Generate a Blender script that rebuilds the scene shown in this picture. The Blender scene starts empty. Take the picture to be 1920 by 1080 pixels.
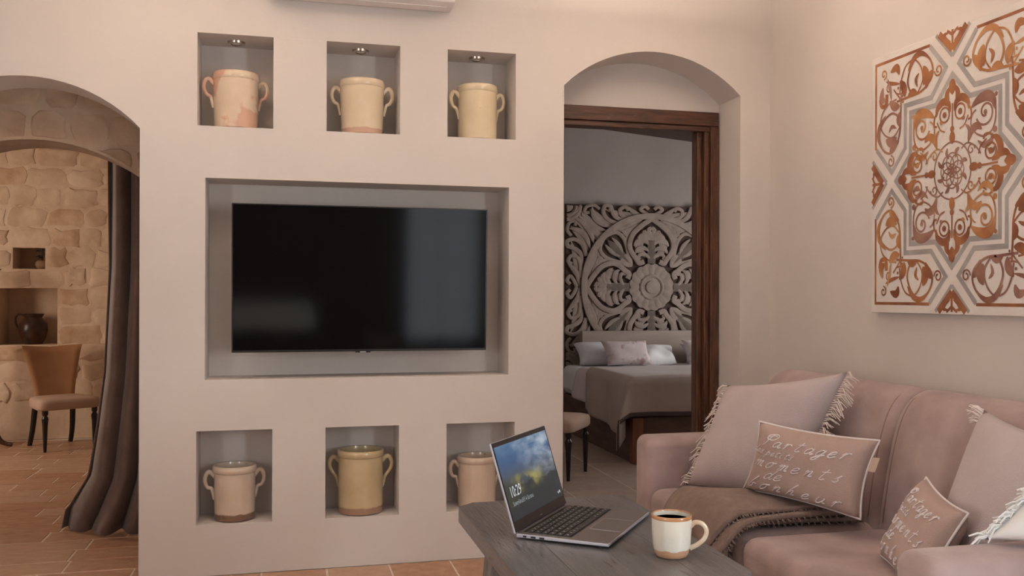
import bpy, math, random
from mathutils import Vector, Matrix
from mathutils.geometry import tessellate_polygon
sin, cos, pi, R = math.sin, math.cos, math.pi, math.radians
SC = bpy.context.scene
COL = SC.collection
rnd = random.Random(7)

# ------------------------------------------------------------------ camera
F_PX, YAW, HORIZ, ROLL, CAM_H = 1722.8, R(13.925), 554.96, R(0.1807), 1.311
D, W = 4.5, 2.554            # distance of the niche wall, and of the right-hand wall
cam = bpy.data.cameras.new('camera')
cam.sensor_width = 36.0
cam.lens = F_PX / 1920 * 36
cam.shift_y = (HORIZ - 540) / 1920
cam.clip_start, cam.clip_end = 0.05, 60
cam_o = bpy.data.objects.new('camera', cam)
COL.objects.link(cam_o)
cam_o.matrix_world = (Matrix.Translation((0, 0, CAM_H)) @ Matrix.Rotation(-YAW, 4, 'Z')
                      @ Matrix.Rotation(pi / 2, 4, 'X') @ Matrix.Rotation(ROLL, 4, 'Z'))
SC.camera = cam_o

def ray(px, py):             # direction of a photograph pixel
    u, v = px - 960, py - 540
    u, v = u * cos(ROLL) + v * sin(ROLL), -u * sin(ROLL) + v * cos(ROLL)
    v -= HORIZ - 540
    a, b = u / F_PX, -v / F_PX
    return Vector((a * cos(YAW) + sin(YAW), -a * sin(YAW) + cos(YAW), b))
def at_x(px, py, X):
    r = ray(px, py); p = r * (X / r.x); p.z += CAM_H; return p

# ------------------------------------------------------------------ world, lights, exposure
wd = bpy.data.worlds.new('world'); SC.world = wd; wd.use_nodes = True
bg = wd.node_tree.nodes['Background']
bg.inputs[0].default_value = (0.62, 0.74, 0.95, 1); bg.inputs[1].default_value = 0.6
def area(name, loc, target, sx, sy, power, col):
    l = bpy.data.lights.new(name, 'AREA'); l.shape = 'RECTANGLE'
    l.size, l.size_y, l.energy, l.color = sx, sy, power, col
    o = bpy.data.objects.new(name, l); COL.objects.link(o)
    o.location = loc
    o.rotation_euler = (Vector(target) - Vector(loc)).to_track_quat('-Z', 'Y').to_euler()
    return o
# daylight in the window openings of the three rooms
area('daylight_right_window', (2.50, -0.10, 1.55), (0, -0.10, 1.55), 0.95, 1.4, 80, (0.94, 0.98, 1.0))
area('daylight_terrace_door', (1.95, -2.45, 1.25), (1.95, 3, 1.25), 0.9, 2.0, 8, (0.96, 0.98, 1.0))
area('daylight_left_window', (-2.33, 0.10, 1.5), (0, 0.10, 1.5), 1.1, 1.2, 46, (1.0, 0.94, 0.88))
area('daylight_bedroom_window', (5.33, 7.2, 1.45), (0, 7.2, 1.2), 1.2, 1.4, 40, (1.0, 0.97, 0.97))
area('daylight_dining_window', (-3.93, 7.3, 1.5), (0, 7.3, 1.3), 1.1, 1.3, 43, (1.0, 0.79, 0.62))
# warm light of the two ceiling uplighters (their bowls are built further down)
UPLIGHTS = ((1.62, 3.35), (-0.55, 3.40))
for ux, uy in UPLIGHTS: area('uplighter_lamp', (ux, uy, 2.74), (ux, uy, 4), 0.3, 0.3, 36, (1.0, 0.82, 0.645))
vs = SC.view_settings
vs.view_transform = 'Standard'; vs.look = 'None'; vs.gamma = 1.0
vs.use_curve_mapping = False; vs.exposure = 0.0
SC.cycles.use_denoising = True
SC.cycles.max_bounces = 10
SC.cycles.diffuse_bounces = 4

# ------------------------------------------------------------------ helpers: materials
def mat(name, c1, c2=None, rough=0.6, scale=8.0, detail=4.0, bump=0.0, bscale=None, metal=0.0,
        stretch=(1, 1, 1), coat=0.0, contrast=(0.35, 0.65), sheen=0.0, spec=None, coords='Object'):
    m = bpy.data.materials.new(name); m.use_nodes = True
    nt = m.node_tree; b = nt.nodes['Principled BSDF']
    b.inputs['Roughness'].default_value = rough
    b.inputs['Metallic'].default_value = metal
    if coat: b.inputs['Coat Weight'].default_value = coat; b.inputs['Coat Roughness'].default_value = 0.12
    if sheen: b.inputs['Sheen Weight'].default_value = sheen; b.inputs['Sheen Roughness'].default_value = 0.5
    if spec is not None: b.inputs['Specular IOR Level'].default_value = spec
    b.inputs['Base Color'].default_value = (*c1, 1)
    if c2 is not None or bump:
        tc = nt.nodes.new('ShaderNodeTexCoord'); mp = nt.nodes.new('ShaderNodeMapping')
        mp.inputs['Scale'].default_value = stretch
        nt.links.new(tc.outputs[coords], mp.inputs[0])
    if c2 is not None:
        nz = nt.nodes.new('ShaderNodeTexNoise'); nz.inputs['Scale'].default_value = scale; nz.inputs['Detail'].default_value = detail
        nt.links.new(mp.outputs[0], nz.inputs['Vector'])
        cr = nt.nodes.new('ShaderNodeValToRGB')
        cr.color_ramp.elements[0].position, cr.color_ramp.elements[1].position = contrast
        cr.color_ramp.elements[0].color, cr.color_ramp.elements[1].color = (*c1, 1), (*c2, 1)
        nt.links.new(nz.outputs['Fac'], cr.inputs[0]); nt.links.new(cr.outputs[0], b.inputs['Base Color'])
    if bump:
        n2 = nt.nodes.new('ShaderNodeTexNoise'); n2.inputs['Scale'].default_value = bscale or scale; n2.inputs['Detail'].default_value = 6
        nt.links.new(mp.outputs[0], n2.inputs['Vector'])
        bp = nt.nodes.new('ShaderNodeBump'); bp.inputs['Strength'].default_value = bump; bp.inputs['Distance'].default_value = 0.01
        nt.links.new(n2.outputs['Fac'], bp.inputs['Height']); nt.links.new(bp.outputs[0], b.inputs['Normal'])
    return m
def layer_noise(m, col, scale, lo, hi, stretch=(1, 1, 1), detail=5.0, mask_z=None):
    """blotches of another colour over a material (stains, worn glaze)"""
    nt = m.node_tree; b = nt.nodes['Principled BSDF']
    mix = nt.nodes.new('ShaderNodeMix'); mix.data_type = 'RGBA'
    src = b.inputs['Base Color'].links[0].from_socket if b.inputs['Base Color'].links else None
    if src: nt.links.new(src, mix.inputs['A'])
    else: mix.inputs['A'].default_value = b.inputs['Base Color'].default_value
    mix.inputs['B'].default_value = (*col, 1)
    tc = nt.nodes.new('ShaderNodeTexCoord'); mp = nt.nodes.new('ShaderNodeMapping'); mp.inputs['Scale'].default_value = stretch
    nt.links.new(tc.outputs['Object'], mp.inputs[0])
    nz = nt.nodes.new('ShaderNodeTexNoise'); nz.inputs['Scale'].default_value = scale; nz.inputs['Detail'].default_value = detail
    nt.links.new(mp.outputs[0], nz.inputs['Vector'])
    mr = nt.nodes.new('ShaderNodeMapRange'); mr.inputs['From Min'].default_value = lo; mr.inputs['From Max'].default_value = hi
    nt.links.new(nz.outputs['Fac'], mr.inputs['Value'])
    fac = mr.outputs[0]
    if mask_z:                              # (z0, z1, wobble): full below z0, none above z1
        sx = nt.nodes.new('ShaderNodeSeparateXYZ'); nt.links.new(tc.outputs['Object'], sx.inputs[0])
        ad = nt.nodes.new('ShaderNodeMath'); ad.operation = 'MULTIPLY_ADD'
        nt.links.new(nz.outputs['Fac'], ad.inputs[0]); ad.inputs[1].default_value = -mask_z[2]; nt.links.new(sx.outputs['Z'], ad.inputs[2])
        m2 = nt.nodes.new('ShaderNodeMapRange'); m2.inputs['From Min'].default_value = mask_z[1]; m2.inputs['From Max'].default_value = mask_z[0]
        nt.links.new(ad.outputs[0], m2.inputs['Value']); fac = m2.outputs[0]
    nt.links.new(fac, mix.inputs['Factor']); nt.links.new(mix.outputs['Result'], b.inputs['Base Color'])
    return m
def emit(name, col, strength):
    m = bpy.data.materials.new(name); m.use_nodes = True
    b = m.node_tree.nodes['Principled BSDF']; b.inputs['Base Color'].default_value = (0, 0, 0, 1)
    b.inputs['Emission Color'].default_value = (*col, 1); b.inputs['Emission Strength'].default_value = strength
    return m

M = {}
M['plaster'] = mat('plaster', (0.64, 0.585, 0.55), (0.69, 0.635, 0.60), 0.85, 1.6, 5, 0.10, 26, spec=0.2)
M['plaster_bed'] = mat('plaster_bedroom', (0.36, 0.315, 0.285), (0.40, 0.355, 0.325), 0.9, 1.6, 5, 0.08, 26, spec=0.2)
M['back_wall_dark'] = mat('darkened_back_wall', (0.055, 0.038, 0.032), (0.085, 0.06, 0.05), 0.7, 3, 4, stretch=(5, 5, 0.6))  # unseen back wall coloured dark to blacken the television reflection and cut bounce
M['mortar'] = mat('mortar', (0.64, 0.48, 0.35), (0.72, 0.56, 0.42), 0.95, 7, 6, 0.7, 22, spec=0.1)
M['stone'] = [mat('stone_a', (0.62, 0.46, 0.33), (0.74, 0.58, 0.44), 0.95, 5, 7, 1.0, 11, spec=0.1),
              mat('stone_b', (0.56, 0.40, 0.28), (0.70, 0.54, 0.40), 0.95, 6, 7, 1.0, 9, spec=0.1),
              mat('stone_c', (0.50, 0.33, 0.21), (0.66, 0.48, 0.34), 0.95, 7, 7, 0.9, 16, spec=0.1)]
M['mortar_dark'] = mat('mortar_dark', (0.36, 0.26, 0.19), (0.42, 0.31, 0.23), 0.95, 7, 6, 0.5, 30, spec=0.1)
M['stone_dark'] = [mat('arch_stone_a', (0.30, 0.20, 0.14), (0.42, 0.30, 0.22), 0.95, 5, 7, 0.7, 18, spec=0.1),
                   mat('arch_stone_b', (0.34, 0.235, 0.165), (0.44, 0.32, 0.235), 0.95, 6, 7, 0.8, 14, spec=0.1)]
M['grout'] = mat('grout', (0.70, 0.60, 0.50), (0.78, 0.68, 0.58), 0.45, 20)
M['tile'] = [mat('cotto_a', (0.42, 0.24, 0.15), (0.52, 0.32, 0.21), 0.42, 5, 5, 0.12, 30),
             mat('cotto_b', (0.46, 0.28, 0.185), (0.54, 0.36, 0.25), 0.42, 5, 5, 0.12, 30),
             mat('cotto_c', (0.38, 0.205, 0.12), (0.50, 0.29, 0.18), 0.42, 5, 5, 0.12, 30)]
M['stile'] = [mat('stone_tile_a', (0.40, 0.31, 0.25), (0.47, 0.38, 0.31), 0.45, 5, 5, 0.1, 30),
              mat('stone_tile_b', (0.36, 0.275, 0.22), (0.44, 0.345, 0.28), 0.45, 5, 5, 0.1, 30)]
M['wood'] = mat('dark_wood', (0.042, 0.016, 0.009), (0.130, 0.050, 0.023), 0.45, 9, 6, 0.3, 22, stretch=(6, 6, 0.6))
layer_noise(M['wood'], (0.24, 0.13, 0.08), 30, 0.66, 0.74, (5, 5, 0.6))
M['wood_h'] = mat('dark_wood_beam', (0.042, 0.016, 0.009), (0.115, 0.046, 0.023), 0.45, 9, 6, 0.3, 22, stretch=(0.6, 6, 6))
layer_noise(M['wood_h'], (0.26, 0.15, 0.10), 24, 0.66, 0.76, (0.6, 5, 5))
M['bedwood'] = mat('bed_wood', (0.10, 0.055, 0.038), (0.15, 0.085, 0.06), 0.6, 4, 4, stretch=(1, 1, 4))
M['bedpost'] = mat('bed_post_wood', (0.16, 0.060, 0.028), (0.22, 0.085, 0.04), 0.5, 4, 4, stretch=(5, 5, 1))
M['black'] = mat('black_lacquer', (0.012, 0.009, 0.008), None, 0.28)
M['chrome'] = mat('spot_trim_metal', (0.55, 0.46, 0.40), None, 0.25, metal=1.0)
M['white_plastic'] = mat('white_plastic', (0.80, 0.74, 0.72), None, 0.4)
M['tvframe'] = mat('tv_frame', (0.010, 0.009, 0.009), None, 0.35)
M['tvscreen'] = mat('tv_screen', (0.003, 0.0028, 0.003), None, 0.08, spec=0.36)
M['silver'] = mat('silver', (0.55, 0.53, 0.53), None, 0.35, metal=0.8)
M['sofa'] = mat('sofa_velvet', (0.325, 0.235, 0.227), (0.45, 0.345, 0.335), 0.85, 4.5, 6, 0.12, 60, sheen=0.25, spec=0.15)
M['piping_d'] = mat('sofa_piping', (0.27, 0.165, 0.145), None, 0.9)
M['linen'] = mat('mauve_linen', (0.515, 0.435, 0.44), (0.56, 0.48, 0.485), 0.95, 6, 5, 0.35, 240, sheen=0.1, spec=0.1)
M['rose'] = mat('rose_brown_linen', (0.44, 0.325, 0.29), (0.48, 0.36, 0.325), 0.95, 6, 5, 0.35, 260, sheen=0.1, spec=0.1)
M['thread'] = mat('white_thread', (0.80, 0.73, 0.74), None, 0.8)
M['fringe'] = mat('cream_fringe', (0.74, 0.64, 0.60), (0.80, 0.71, 0.68), 0.95, 60)
M['tag'] = mat('beige_tag', (0.55, 0.42, 0.34), None, 0.8)
M['white_cloth'] = mat('white_cloth', (0.78, 0.78, 0.77), (0.84, 0.84, 0.83), 0.9, 5, 4, 0.1, 60)
M['throw'] = mat('brown_wool', (0.235, 0.165, 0.14), (0.285, 0.205, 0.175), 0.98, 30, 6, 0.5, 300, sheen=0.15, spec=0.1)
M['tablepaint'] = mat('grey_painted_wood', (0.102, 0.096, 0.098), (0.138, 0.131, 0.133), 0.30, 6, 6, 0.25, 18, stretch=(7, 0.8, 7))
layer_noise(M['tablepaint'], (0.055, 0.04, 0.036), 12, 0.635, 0.68, (4.5, 0.7, 4.5))
M['legwood'] = mat('grey_worn_leg', (0.14, 0.12, 0.115), (0.20, 0.18, 0.175), 0.6, 6, 6, 0.3, 18, stretch=(7, 7, 0.8))
layer_noise(M['legwood'], (0.06, 0.04, 0.035), 12, 0.60, 0.66, (5, 5, 0.7))
M['alu'] = mat('grey_aluminium', (0.22, 0.195, 0.19), None, 0.38, metal=0.7)
M['alu_edge'] = mat('grey_aluminium_edge', (0.42, 0.41, 0.46), None, 0.35, metal=0.5)
M['bezel'] = mat('black_bezel', (0.012, 0.009, 0.009), None, 0.3)
M['key'] = mat('black_key', (0.020, 0.017, 0.017), None, 0.5)
M['keymark'] = mat('key_legend', (0.55, 0.53, 0.52), None, 0.5)
M['port'] = mat('port_black', (0.01, 0.01, 0.02), None, 0.5)
M['mug'] = mat('mug_glaze', (0.74, 0.70, 0.61), (0.80, 0.77, 0.69), 0.16, 8, 4, coat=0.5)
M['mugrim'] = mat('mug_brown_rim', (0.42, 0.19, 0.08), (0.55, 0.29, 0.14), 0.18, 18, 4, coat=0.4)
M['mugclay'] = mat('mug_bare_clay', (0.56, 0.33, 0.20), (0.62, 0.40, 0.26), 0.5, 14, 4)
M['coffee'] = mat('coffee', (0.010, 0.004, 0.002), None, 0.06)
M['curtain'] = mat('curtain_damask', (0.150, 0.096, 0.080), (0.190, 0.128, 0.110), 0.7, 9, 3, 0.15, 200, sheen=0.3)
M['chairfab'] = mat('tan_leatherette', (0.40, 0.20, 0.095), (0.45, 0.24, 0.12), 0.55, 6, 3)
M['chairseat'] = mat('beige_seat', (0.46, 0.32, 0.24), (0.50, 0.36, 0.28), 0.8, 6, 3)
M['jug'] = mat('dark_jug', (0.028, 0.014, 0.010), (0.075, 0.032, 0.02), 0.3, 9, 4)
M['clay'] = mat('brown_clay', (0.30, 0.18, 0.11), (0.36, 0.22, 0.14), 0.7, 12)
M['leafdark'] = mat('dark_leaf', (0.02, 0.016, 0.012), None, 0.6)
M['carved'] = mat('carved_whitewash', (0.30, 0.24, 0.20), (0.38, 0.31, 0.265), 0.85, 9, 6, 0.35, 40, spec=0.2)
M['shade_backing'] = mat('painted_shade_backing', (0.075, 0.045, 0.035), None, 0.9)  # dark colour stands in for shade behind the carved openings
M['headpanel'] = mat('headboard_panel', (0.33, 0.265, 0.215), (0.38, 0.315, 0.265), 0.7, 3, 5, stretch=(1, 1, 5))
M['floral'] = mat('floral_cotton', (0.58, 0.50, 0.48), (0.68, 0.61, 0.59), 0.95, 9, 6)
layer_noise(M['floral'], (0.42, 0.27, 0.27), 11, 0.56, 0.66)
layer_noise(M['floral'], (0.50, 0.12, 0.15), 16, 0.70, 0.74)
M['sheet'] = mat('white_sheet', (0.70, 0.68, 0.70), (0.76, 0.74, 0.76), 0.85, 3, 3, 0.2, 9)
M['sheet_pink'] = mat('pinkish_sheet', (0.62, 0.53, 0.53), (0.67, 0.58, 0.58), 0.85, 3, 3, 0.2, 9)
M['bedspread'] = mat('taupe_satin', (0.40, 0.325, 0.28), (0.44, 0.36, 0.315), 0.34, 5, 4, 0.35, 7, sheen=0.2)
M['hem'] = mat('dark_satin_hem', (0.07, 0.045, 0.04), None, 0.4)
M['canvas'] = mat('painted_canvas', (0.70, 0.64, 0.60), (0.76, 0.715, 0.68), 0.9, 5, 6, 0.15, 90)
M['pgrey'] = mat('grey_paint', (0.295, 0.275, 0.27), (0.40, 0.375, 0.365), 0.85, 9, 5)
M['pbrown'] = mat('rust_paint', (0.20, 0.065, 0.032), (0.38, 0.155, 0.06), 0.85, 8, 5, contrast=(0.38, 0.62))
M['pmauve'] = mat('umber_paint', (0.20, 0.085, 0.06), (0.34, 0.18, 0.135), 0.85, 9, 5, contrast=(0.38, 0.62))
M['pochre'] = mat('ochre_paint', (0.32, 0.12, 0.045), (0.50, 0.26, 0.11), 0.85, 9, 5, contrast=(0.38, 0.62))
M['glass'] = mat('lens_glass', (0.9, 0.85, 0.75), None, 0.1)
M['blue_wood'] = mat('blue_green_joinery', (0.06, 0.13, 0.15), None, 0.5)

# ------------------------------------------------------------------ helpers: meshes and objects
class MB:
    def __init__(s): s.v, s.f = [], []
    def add(s, vs, fs):
        n = len(s.v); s.v += [Vector(p) for p in vs]; s.f += [tuple(i + n for i in f) for f in fs]; return s
    def box(s, x0, x1, y0, y1, z0, z1, T=None):
        vs = [Vector((x, y, z)) for z in (z0, z1) for y in (y0, y1) for x in (x0, x1)]
        if T: vs = [T @ p for p in vs]
        return s.add(vs, [(0, 2, 3, 1), (4, 5, 7, 6), (0, 1, 5, 4), (2, 6, 7, 3), (0, 4, 6, 2), (1, 3, 7, 5)])
    def grid(s, fn, nu, nv, flip=False, closed_u=False):
        vs = [fn(i / (nu if closed_u else nu), j / nv) for j in range(nv + 1) for i in range(nu + (0 if closed_u else 1))]
        w = nu if closed_u else nu + 1; fs = []
        for j in range(nv):
            for i in range(nu):
                a, b = j * w + i, j * w + (i + 1) % w
                q = (a, b, b + w, a + w); fs.append(q[::-1] if flip else q)
        return s.add(vs, fs)
    def lathe(s, prof, n=32, c=(0, 0, 0), caps=True):
        c = Vector(c); vs, fs = [], []
        for r, z in prof:
            for k in range(n):
                a = 2 * pi * k / n; vs.append(c + Vector((r * cos(a), r * sin(a), z)))
        for j in range(len(prof) - 1):
            for k in range(n):
                a, b = j * n + k, j * n + (k + 1) % n
                fs.append((a, b, b + n, a + n))
        if caps and prof[0][0] > 1e-5: fs.append(tuple(range(n))[::-1])
        if caps and prof[-1][0] > 1e-5: fs.append(tuple(range((len(prof) - 1) * n, len(prof) * n)))
        return s.add(vs, fs)
    def tube(s, pts, rad, n=8, flat=1.0, caps=True):
        pts = [Vector(p) for p in pts]; m = len(pts)
        rs = rad if isinstance(rad, (list, tuple)) else [rad] * m
        up = None; vs, fs = [], []
        for i, p in enumerate(pts):
            t = (pts[min(i + 1, m - 1)] - pts[max(i - 1, 0)]).normalized()
            if up is None: up = Vector((0, 0, 1)) if abs(t.z) < 0.9 else Vector((0, 1, 0))
            a = t.cross(up).normalized(); up = a.cross(t).normalized()
            for k in range(n):
                g = 2 * pi * k / n; vs.append(p + a * (rs[i] * cos(g)) + up * (rs[i] * flat * sin(g)))
        for i in range(m - 1):
            for k in range(n):
                a, b = i * n + k, i * n + (k + 1) % n
                fs.append((a, b, b + n, a + n))
        if caps: fs += [tuple(range(n))[::-1], tuple(range((m - 1) * n, m * n))]
        return s.add(vs, fs)
    def slab(s, outer, Mp, t, holes=(), blind=()):
        """flat slab of any outline; holes go through, blind = [(loop, depth)] are niches"""
        def face(loops, d, flip):
            flat = [p for l in loops for p in l]
            tr = tessellate_polygon([[Vector((a, b, 0)) for a, b in l] for l in loops])
            s.add([Mp(a, b, d) for a, b in flat], [f[::-1] if flip else f for f in tr])
        def walls(l, d0, d1):
            n = len(l); s.add([Mp(a, b, d0) for a, b in l] + [Mp(a, b, d1) for a, b in l],
                              [(i, (i + 1) % n, (i + 1) % n + n, i + n) for i in range(n)])
        face([outer] + list(holes) + [b[0] for b in blind], 0, False)
        face([outer] + list(holes), t, True)
        walls(outer, 0, t)
        for h in holes: walls(h, 0, t)
        for l, d in blind:
            walls(l, 0, d); s.add([Mp(a, b, d) for a, b in l], [tuple(range(len(l)))])
        return s
    def build(s, name, m, parent=None, smooth=None, bevel=0, segs=3, local=False, weld=False, subsurf=0):
        me = bpy.data.meshes.new(name)
        off = Vector((0, 0, 0))
        if parent is not None:
            if not local: off = parent.matrix_world.translation if parent.parent else parent.location
        else:
            off = Vector((sum(min(p[i] for p in s.v) + max(p[i] for p in s.v) for _ in (0,)) / 2 for i in range(3)))
            off.z = min(p.z for p in s.v)
        off = off.copy()
        if parent is not None and not local and parent.parent is not None:
            off = parent.location + parent.parent.location
        me.from_pydata([p - off for p in s.v], [], s.f)
        import bmesh
        bm = bmesh.new(); bm.from_mesh(me)
        if weld: bmesh.ops.remove_doubles(bm, verts=bm.verts, dist=1e-5)
        bmesh.ops.recalc_face_normals(bm, faces=bm.faces)
        bm.to_mesh(me); bm.free()
        if smooth is not None:
            me.polygons.foreach_set('use_smooth', [True] * len(me.polygons))
            if smooth < 180: me.set_sharp_from_angle(angle=R(smooth))
        me.materials.append(m)
        o = bpy.data.objects.new(name, me); COL.objects.link(o)
        if parent is not None: o.parent = parent
        else: o.location = off
        if bevel:
            md = o.modifiers.new('bevel', 'BEVEL'); md.width = bevel; md.segments = segs
            md.limit_method = 'ANGLE'; md.angle_limit = R(35); md.harden_normals = True
            me.polygons.foreach_set('use_smooth', [True] * len(me.polygons))
        if subsurf:
            md = o.modifiers.new('sub', 'SUBSURF'); md.levels = md.render_levels = subsurf
        return o
def tag(o, label, cat, group=None, kind=None):
    o['label'] = label
    if cat: o['category'] = cat
    if group: o['group'] = group
    if kind: o['kind'] = kind
    return o
def struct(o, label, cat='structure'):
    o['kind'] = 'structure'; o['label'] = label; o['category'] = cat; return o
def thing(name, label, cat, loc, rz=0, group=None):
    o = bpy.data.objects.new(name, None); COL.objects.link(o); o.location = loc; o.rotation_euler = (0, 0, rz)
    o.empty_display_size = 0.1
    return tag(o, label, cat, group)
def catmull(pts, n=6, closed=False):
    P = [Vector(p) for p in pts]; m = len(P); out = []
    if m < 3: return P
    for i in range(m if closed else m - 1):
        g = (lambda k: P[k % m]) if closed else (lambda k: P[min(max(k, 0), m - 1)])
        a, b, c, d = g(i - 1), g(i), g(i + 1), g(i + 2)
        for k in range(n):
            t = k / n
            out.append(0.5 * ((2 * b) + (c - a) * t + (2 * a - 5 * b + 4 * c - d) * t * t + (3 * b - a - 3 * c + d) * t ** 3))
    if not closed: out.append(P[-1])
    return out
def ribbon(mb, pts, width, Mp, h, ridge=0.0, n=6, taper='none', smooth=True):
    """a painted or carved stroke: 2D path swept with a width, raised by h, Mp maps (a, b, height) to space"""
    P = catmull([(p[0], p[1], 0) for p in pts], n) if smooth and len(pts) > 2 else [Vector((p[0], p[1], 0)) for p in pts]
    m = len(P); vs, fs = [], []; solid = ridge > 0
    for i, p in enumerate(P):
        t = (P[min(i + 1, m - 1)] - P[max(i - 1, 0)])
        if t.length < 1e-9: t = Vector((1, 0, 0))
        t.normalize(); nn = Vector((-t.y, t.x, 0)); s = i / (m - 1)
        k = {'none': 1, 'end': 1 - 0.85 * s, 'leaf': max(0.06, sin(pi * min(max(s, 0.02), 0.98)) ** 0.8), 'both': 0.35 + 0.65 * sin(pi * s)}[taper]
        w = width * 0.5 * k; l, r = p + nn * w, p - nn * w
        if solid: vs += [Mp(l.x, l.y, 0), Mp(l.x, l.y, h), Mp(p.x, p.y, h + ridge * k), Mp(r.x, r.y, h), Mp(r.x, r.y, 0)]
        else: vs += [Mp(l.x, l.y, h), Mp(r.x, r.y, h)]
    c = 5 if solid else 2
    for i in range(m - 1):
        for k in range(c - 1):
            a = i * c + k; fs.append((a, a + 1, a + 1 + c, a + c))
    if solid: fs += [tuple(range(5)), tuple(range((m - 1) * 5, m * 5))[::-1]]
    mb.add(vs, fs)
def blob(mb, pts, Mp, h, solid=False, ridge=0.0):
    n = len(pts); cx = sum(p[0] for p in pts) / n; cy = sum(p[1] for p in pts) / n
    if solid:
        mb.add([Mp(*p, 0) for p in pts] + [Mp(*p, h) for p in pts] + [Mp(cx, cy, h + ridge)],
               [(i, (i + 1) % n, (i + 1) % n + n, i + n) for i in range(n)] + [(i + n, (i + 1) % n + n, 2 * n) for i in range(n)])
    else: mb.add([Mp(*p, h) for p in pts] + [Mp(cx, cy, h)], [(i, (i + 1) % n, n) for i in range(n)])
def circ(c, r, n=20, ry=None): return [(c[0] + r * cos(2 * pi * k / n), c[1] + (ry or r) * sin(2 * pi * k / n)) for k in range(n)]
def arc2(c, r, a0, a1, n=24): return [(c[0] + r * cos(R(a0 + (a1 - a0) * k / n)), c[1] + r * sin(R(a0 + (a1 - a0) * k / n))) for k in range(n + 1)]
def spiral(c, r0, r1, a0, turns, n=22):
    return [(c[0] + (r0 + (r1 - r0) * k / n) * cos(R(a0) + 2 * pi * turns * k / n), c[1] + (r0 + (r1 - r0) * k / n) * sin(R(a0) + 2 * pi * turns * k / n)) for k in range(n + 1)]
def arch(x0, x1, zs, zp, n=20):
    """points of a segmental arch from the left springer to the right one"""
    a, r = (x1 - x0) / 2, zp - zs; Rr = (a * a + r * r) / (2 * r); c = (x0 + x1) / 2; th = math.asin(a / Rr)
    return [(c + Rr * sin(-th + 2 * th * k / n), zp - Rr + Rr * cos(-th + 2 * th * k / n)) for k in range(n + 1)]
def rect(a0, a1, b0, b1): return [(a0, b0), (a1, b0), (a1, b1), (a0, b1)]

# ================================================================== THE SETTING
CEIL = 3.1
# --- niche wall
cols = [(-0.395, -0.053), (0.195, 0.548), (0.784, 1.132)]
TOPZ, LOWZ, ND = (2.1005, 2.5336), (0.2373, 0.6758), 0.235
niches = [(rect(a, b, *z), ND) for z in (TOPZ, LOWZ) for a, b in cols] + [(rect(-0.358, 1.098, 0.9142, 1.8574), ND)]
LA, RA = arch(-1.610, -0.645, 2.076, 2.287), arch(1.387, 2.378, 2.39, 2.594)
outer = [(-2.4, 0), (-1.61, 0)] + LA + [(-0.645, 0), (1.387, 0)] + RA + [(2.378, 0), (2.754, 0), (2.754, CEIL), (-2.4, CEIL)]
fw = MB().slab(outer, lambda a, b, d: (a, D + d, b), 0.26, blind=niches).build('wall_front', M['plaster'], bevel=0.006, segs=3, weld=True)
struct(fw, 'plastered niche wall with two arched openings, six pot niches and a television recess', 'wall')
# --- other walls of the living room (window openings are real)
def window(name, label, Mp, a0, a1, b0, b1, bars, m=None):
    w = thing(name, label, 'window', Mp((a0 + a1) / 2, b0, 0.1)); w['kind'] = 'structure'
    mb = MB(); t = 0.06
    def bx(p0, p1, q0, q1, d0, d1):
        cs = [Mp(p, q, d) for q in (q0, q1) for d in (d0, d1) for p in (p0, p1)]
        mb.add(cs, [(0, 2, 3, 1), (4, 5, 7, 6), (0, 1, 5, 4), (2, 6, 7, 3), (0, 4, 6, 2), (1, 3, 7, 5)])
    bx(a0, a0 + t, b0, b1, 0.09, 0.15); bx(a1 - t, a1, b0, b1, 0.09, 0.15)
    bx(a0, a1, b0, b0 + t, 0.09, 0.15); bx(a0, a1, b1 - t, b1, 0.09, 0.15)
    c = (a0 + a1) / 2; bx(c - 0.03, c + 0.03, b0, b1, 0.09, 0.15)
    for k in range(1, bars):
        z = b0 + (b1 - b0) * k / bars; bx(a0, a1, z - 0.015, z + 0.015, 0.1, 0.14)
    mb.build('window_frame', m or M['blue_wood'], w)
    return w
RH, BH, LH = (-0.70, 0.50, 0.75, 2.35), (1.45, 2.45, 0.05, 2.3), (-0.5, 0.7, 0.85, 2.15)
struct(MB().slab(rect(-2.8, D + 0.1, 0, CEIL), lambda a, b, d: (W + d, a, b), 0.2, holes=[rect(*RH)]).build('wall_right', M['plaster']), 'smooth pink plastered wall behind the sofa and the tile painting', 'wall')
struct(MB().slab(rect(-2.6, W + 0.2, 0, CEIL), lambda a, b, d: (a, -2.6 - d, b), 0.2, holes=[rect(*BH)]).build('wall_back', M['back_wall_dark']), 'unseen wall with terrace door behind the camera, darkened for the television reflection', 'wall')
struct(MB().slab(rect(-2.6, D + 0.26, 0, CEIL), lambda a, b, d: (-2.4 - d, a, b), 0.2, holes=[rect(*LH)]).build('wall_left', M['plaster']), 'plastered wall with a window left of the camera', 'wall')
window('window_1', 'window in the right-hand wall beside the sofa', lambda a, b, d: Vector((W + d, a, b)), *RH, 3)
window('door_2', 'glazed blue-green terrace door behind the camera', lambda a, b, d: Vector((a, -2.6 - d, b)), *BH, 4)
window('window_2', 'window in the left-hand wall', lambda a, b, d: Vector((-2.4 - d, a, b)), *LH, 3)
struct(MB().box(-2.6, W + 0.2, -2.8, D + 0.26, CEIL, CEIL + 0.15).build('ceiling', M['plaster']), 'plain plastered ceiling of the living room', 'ceiling')

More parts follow.
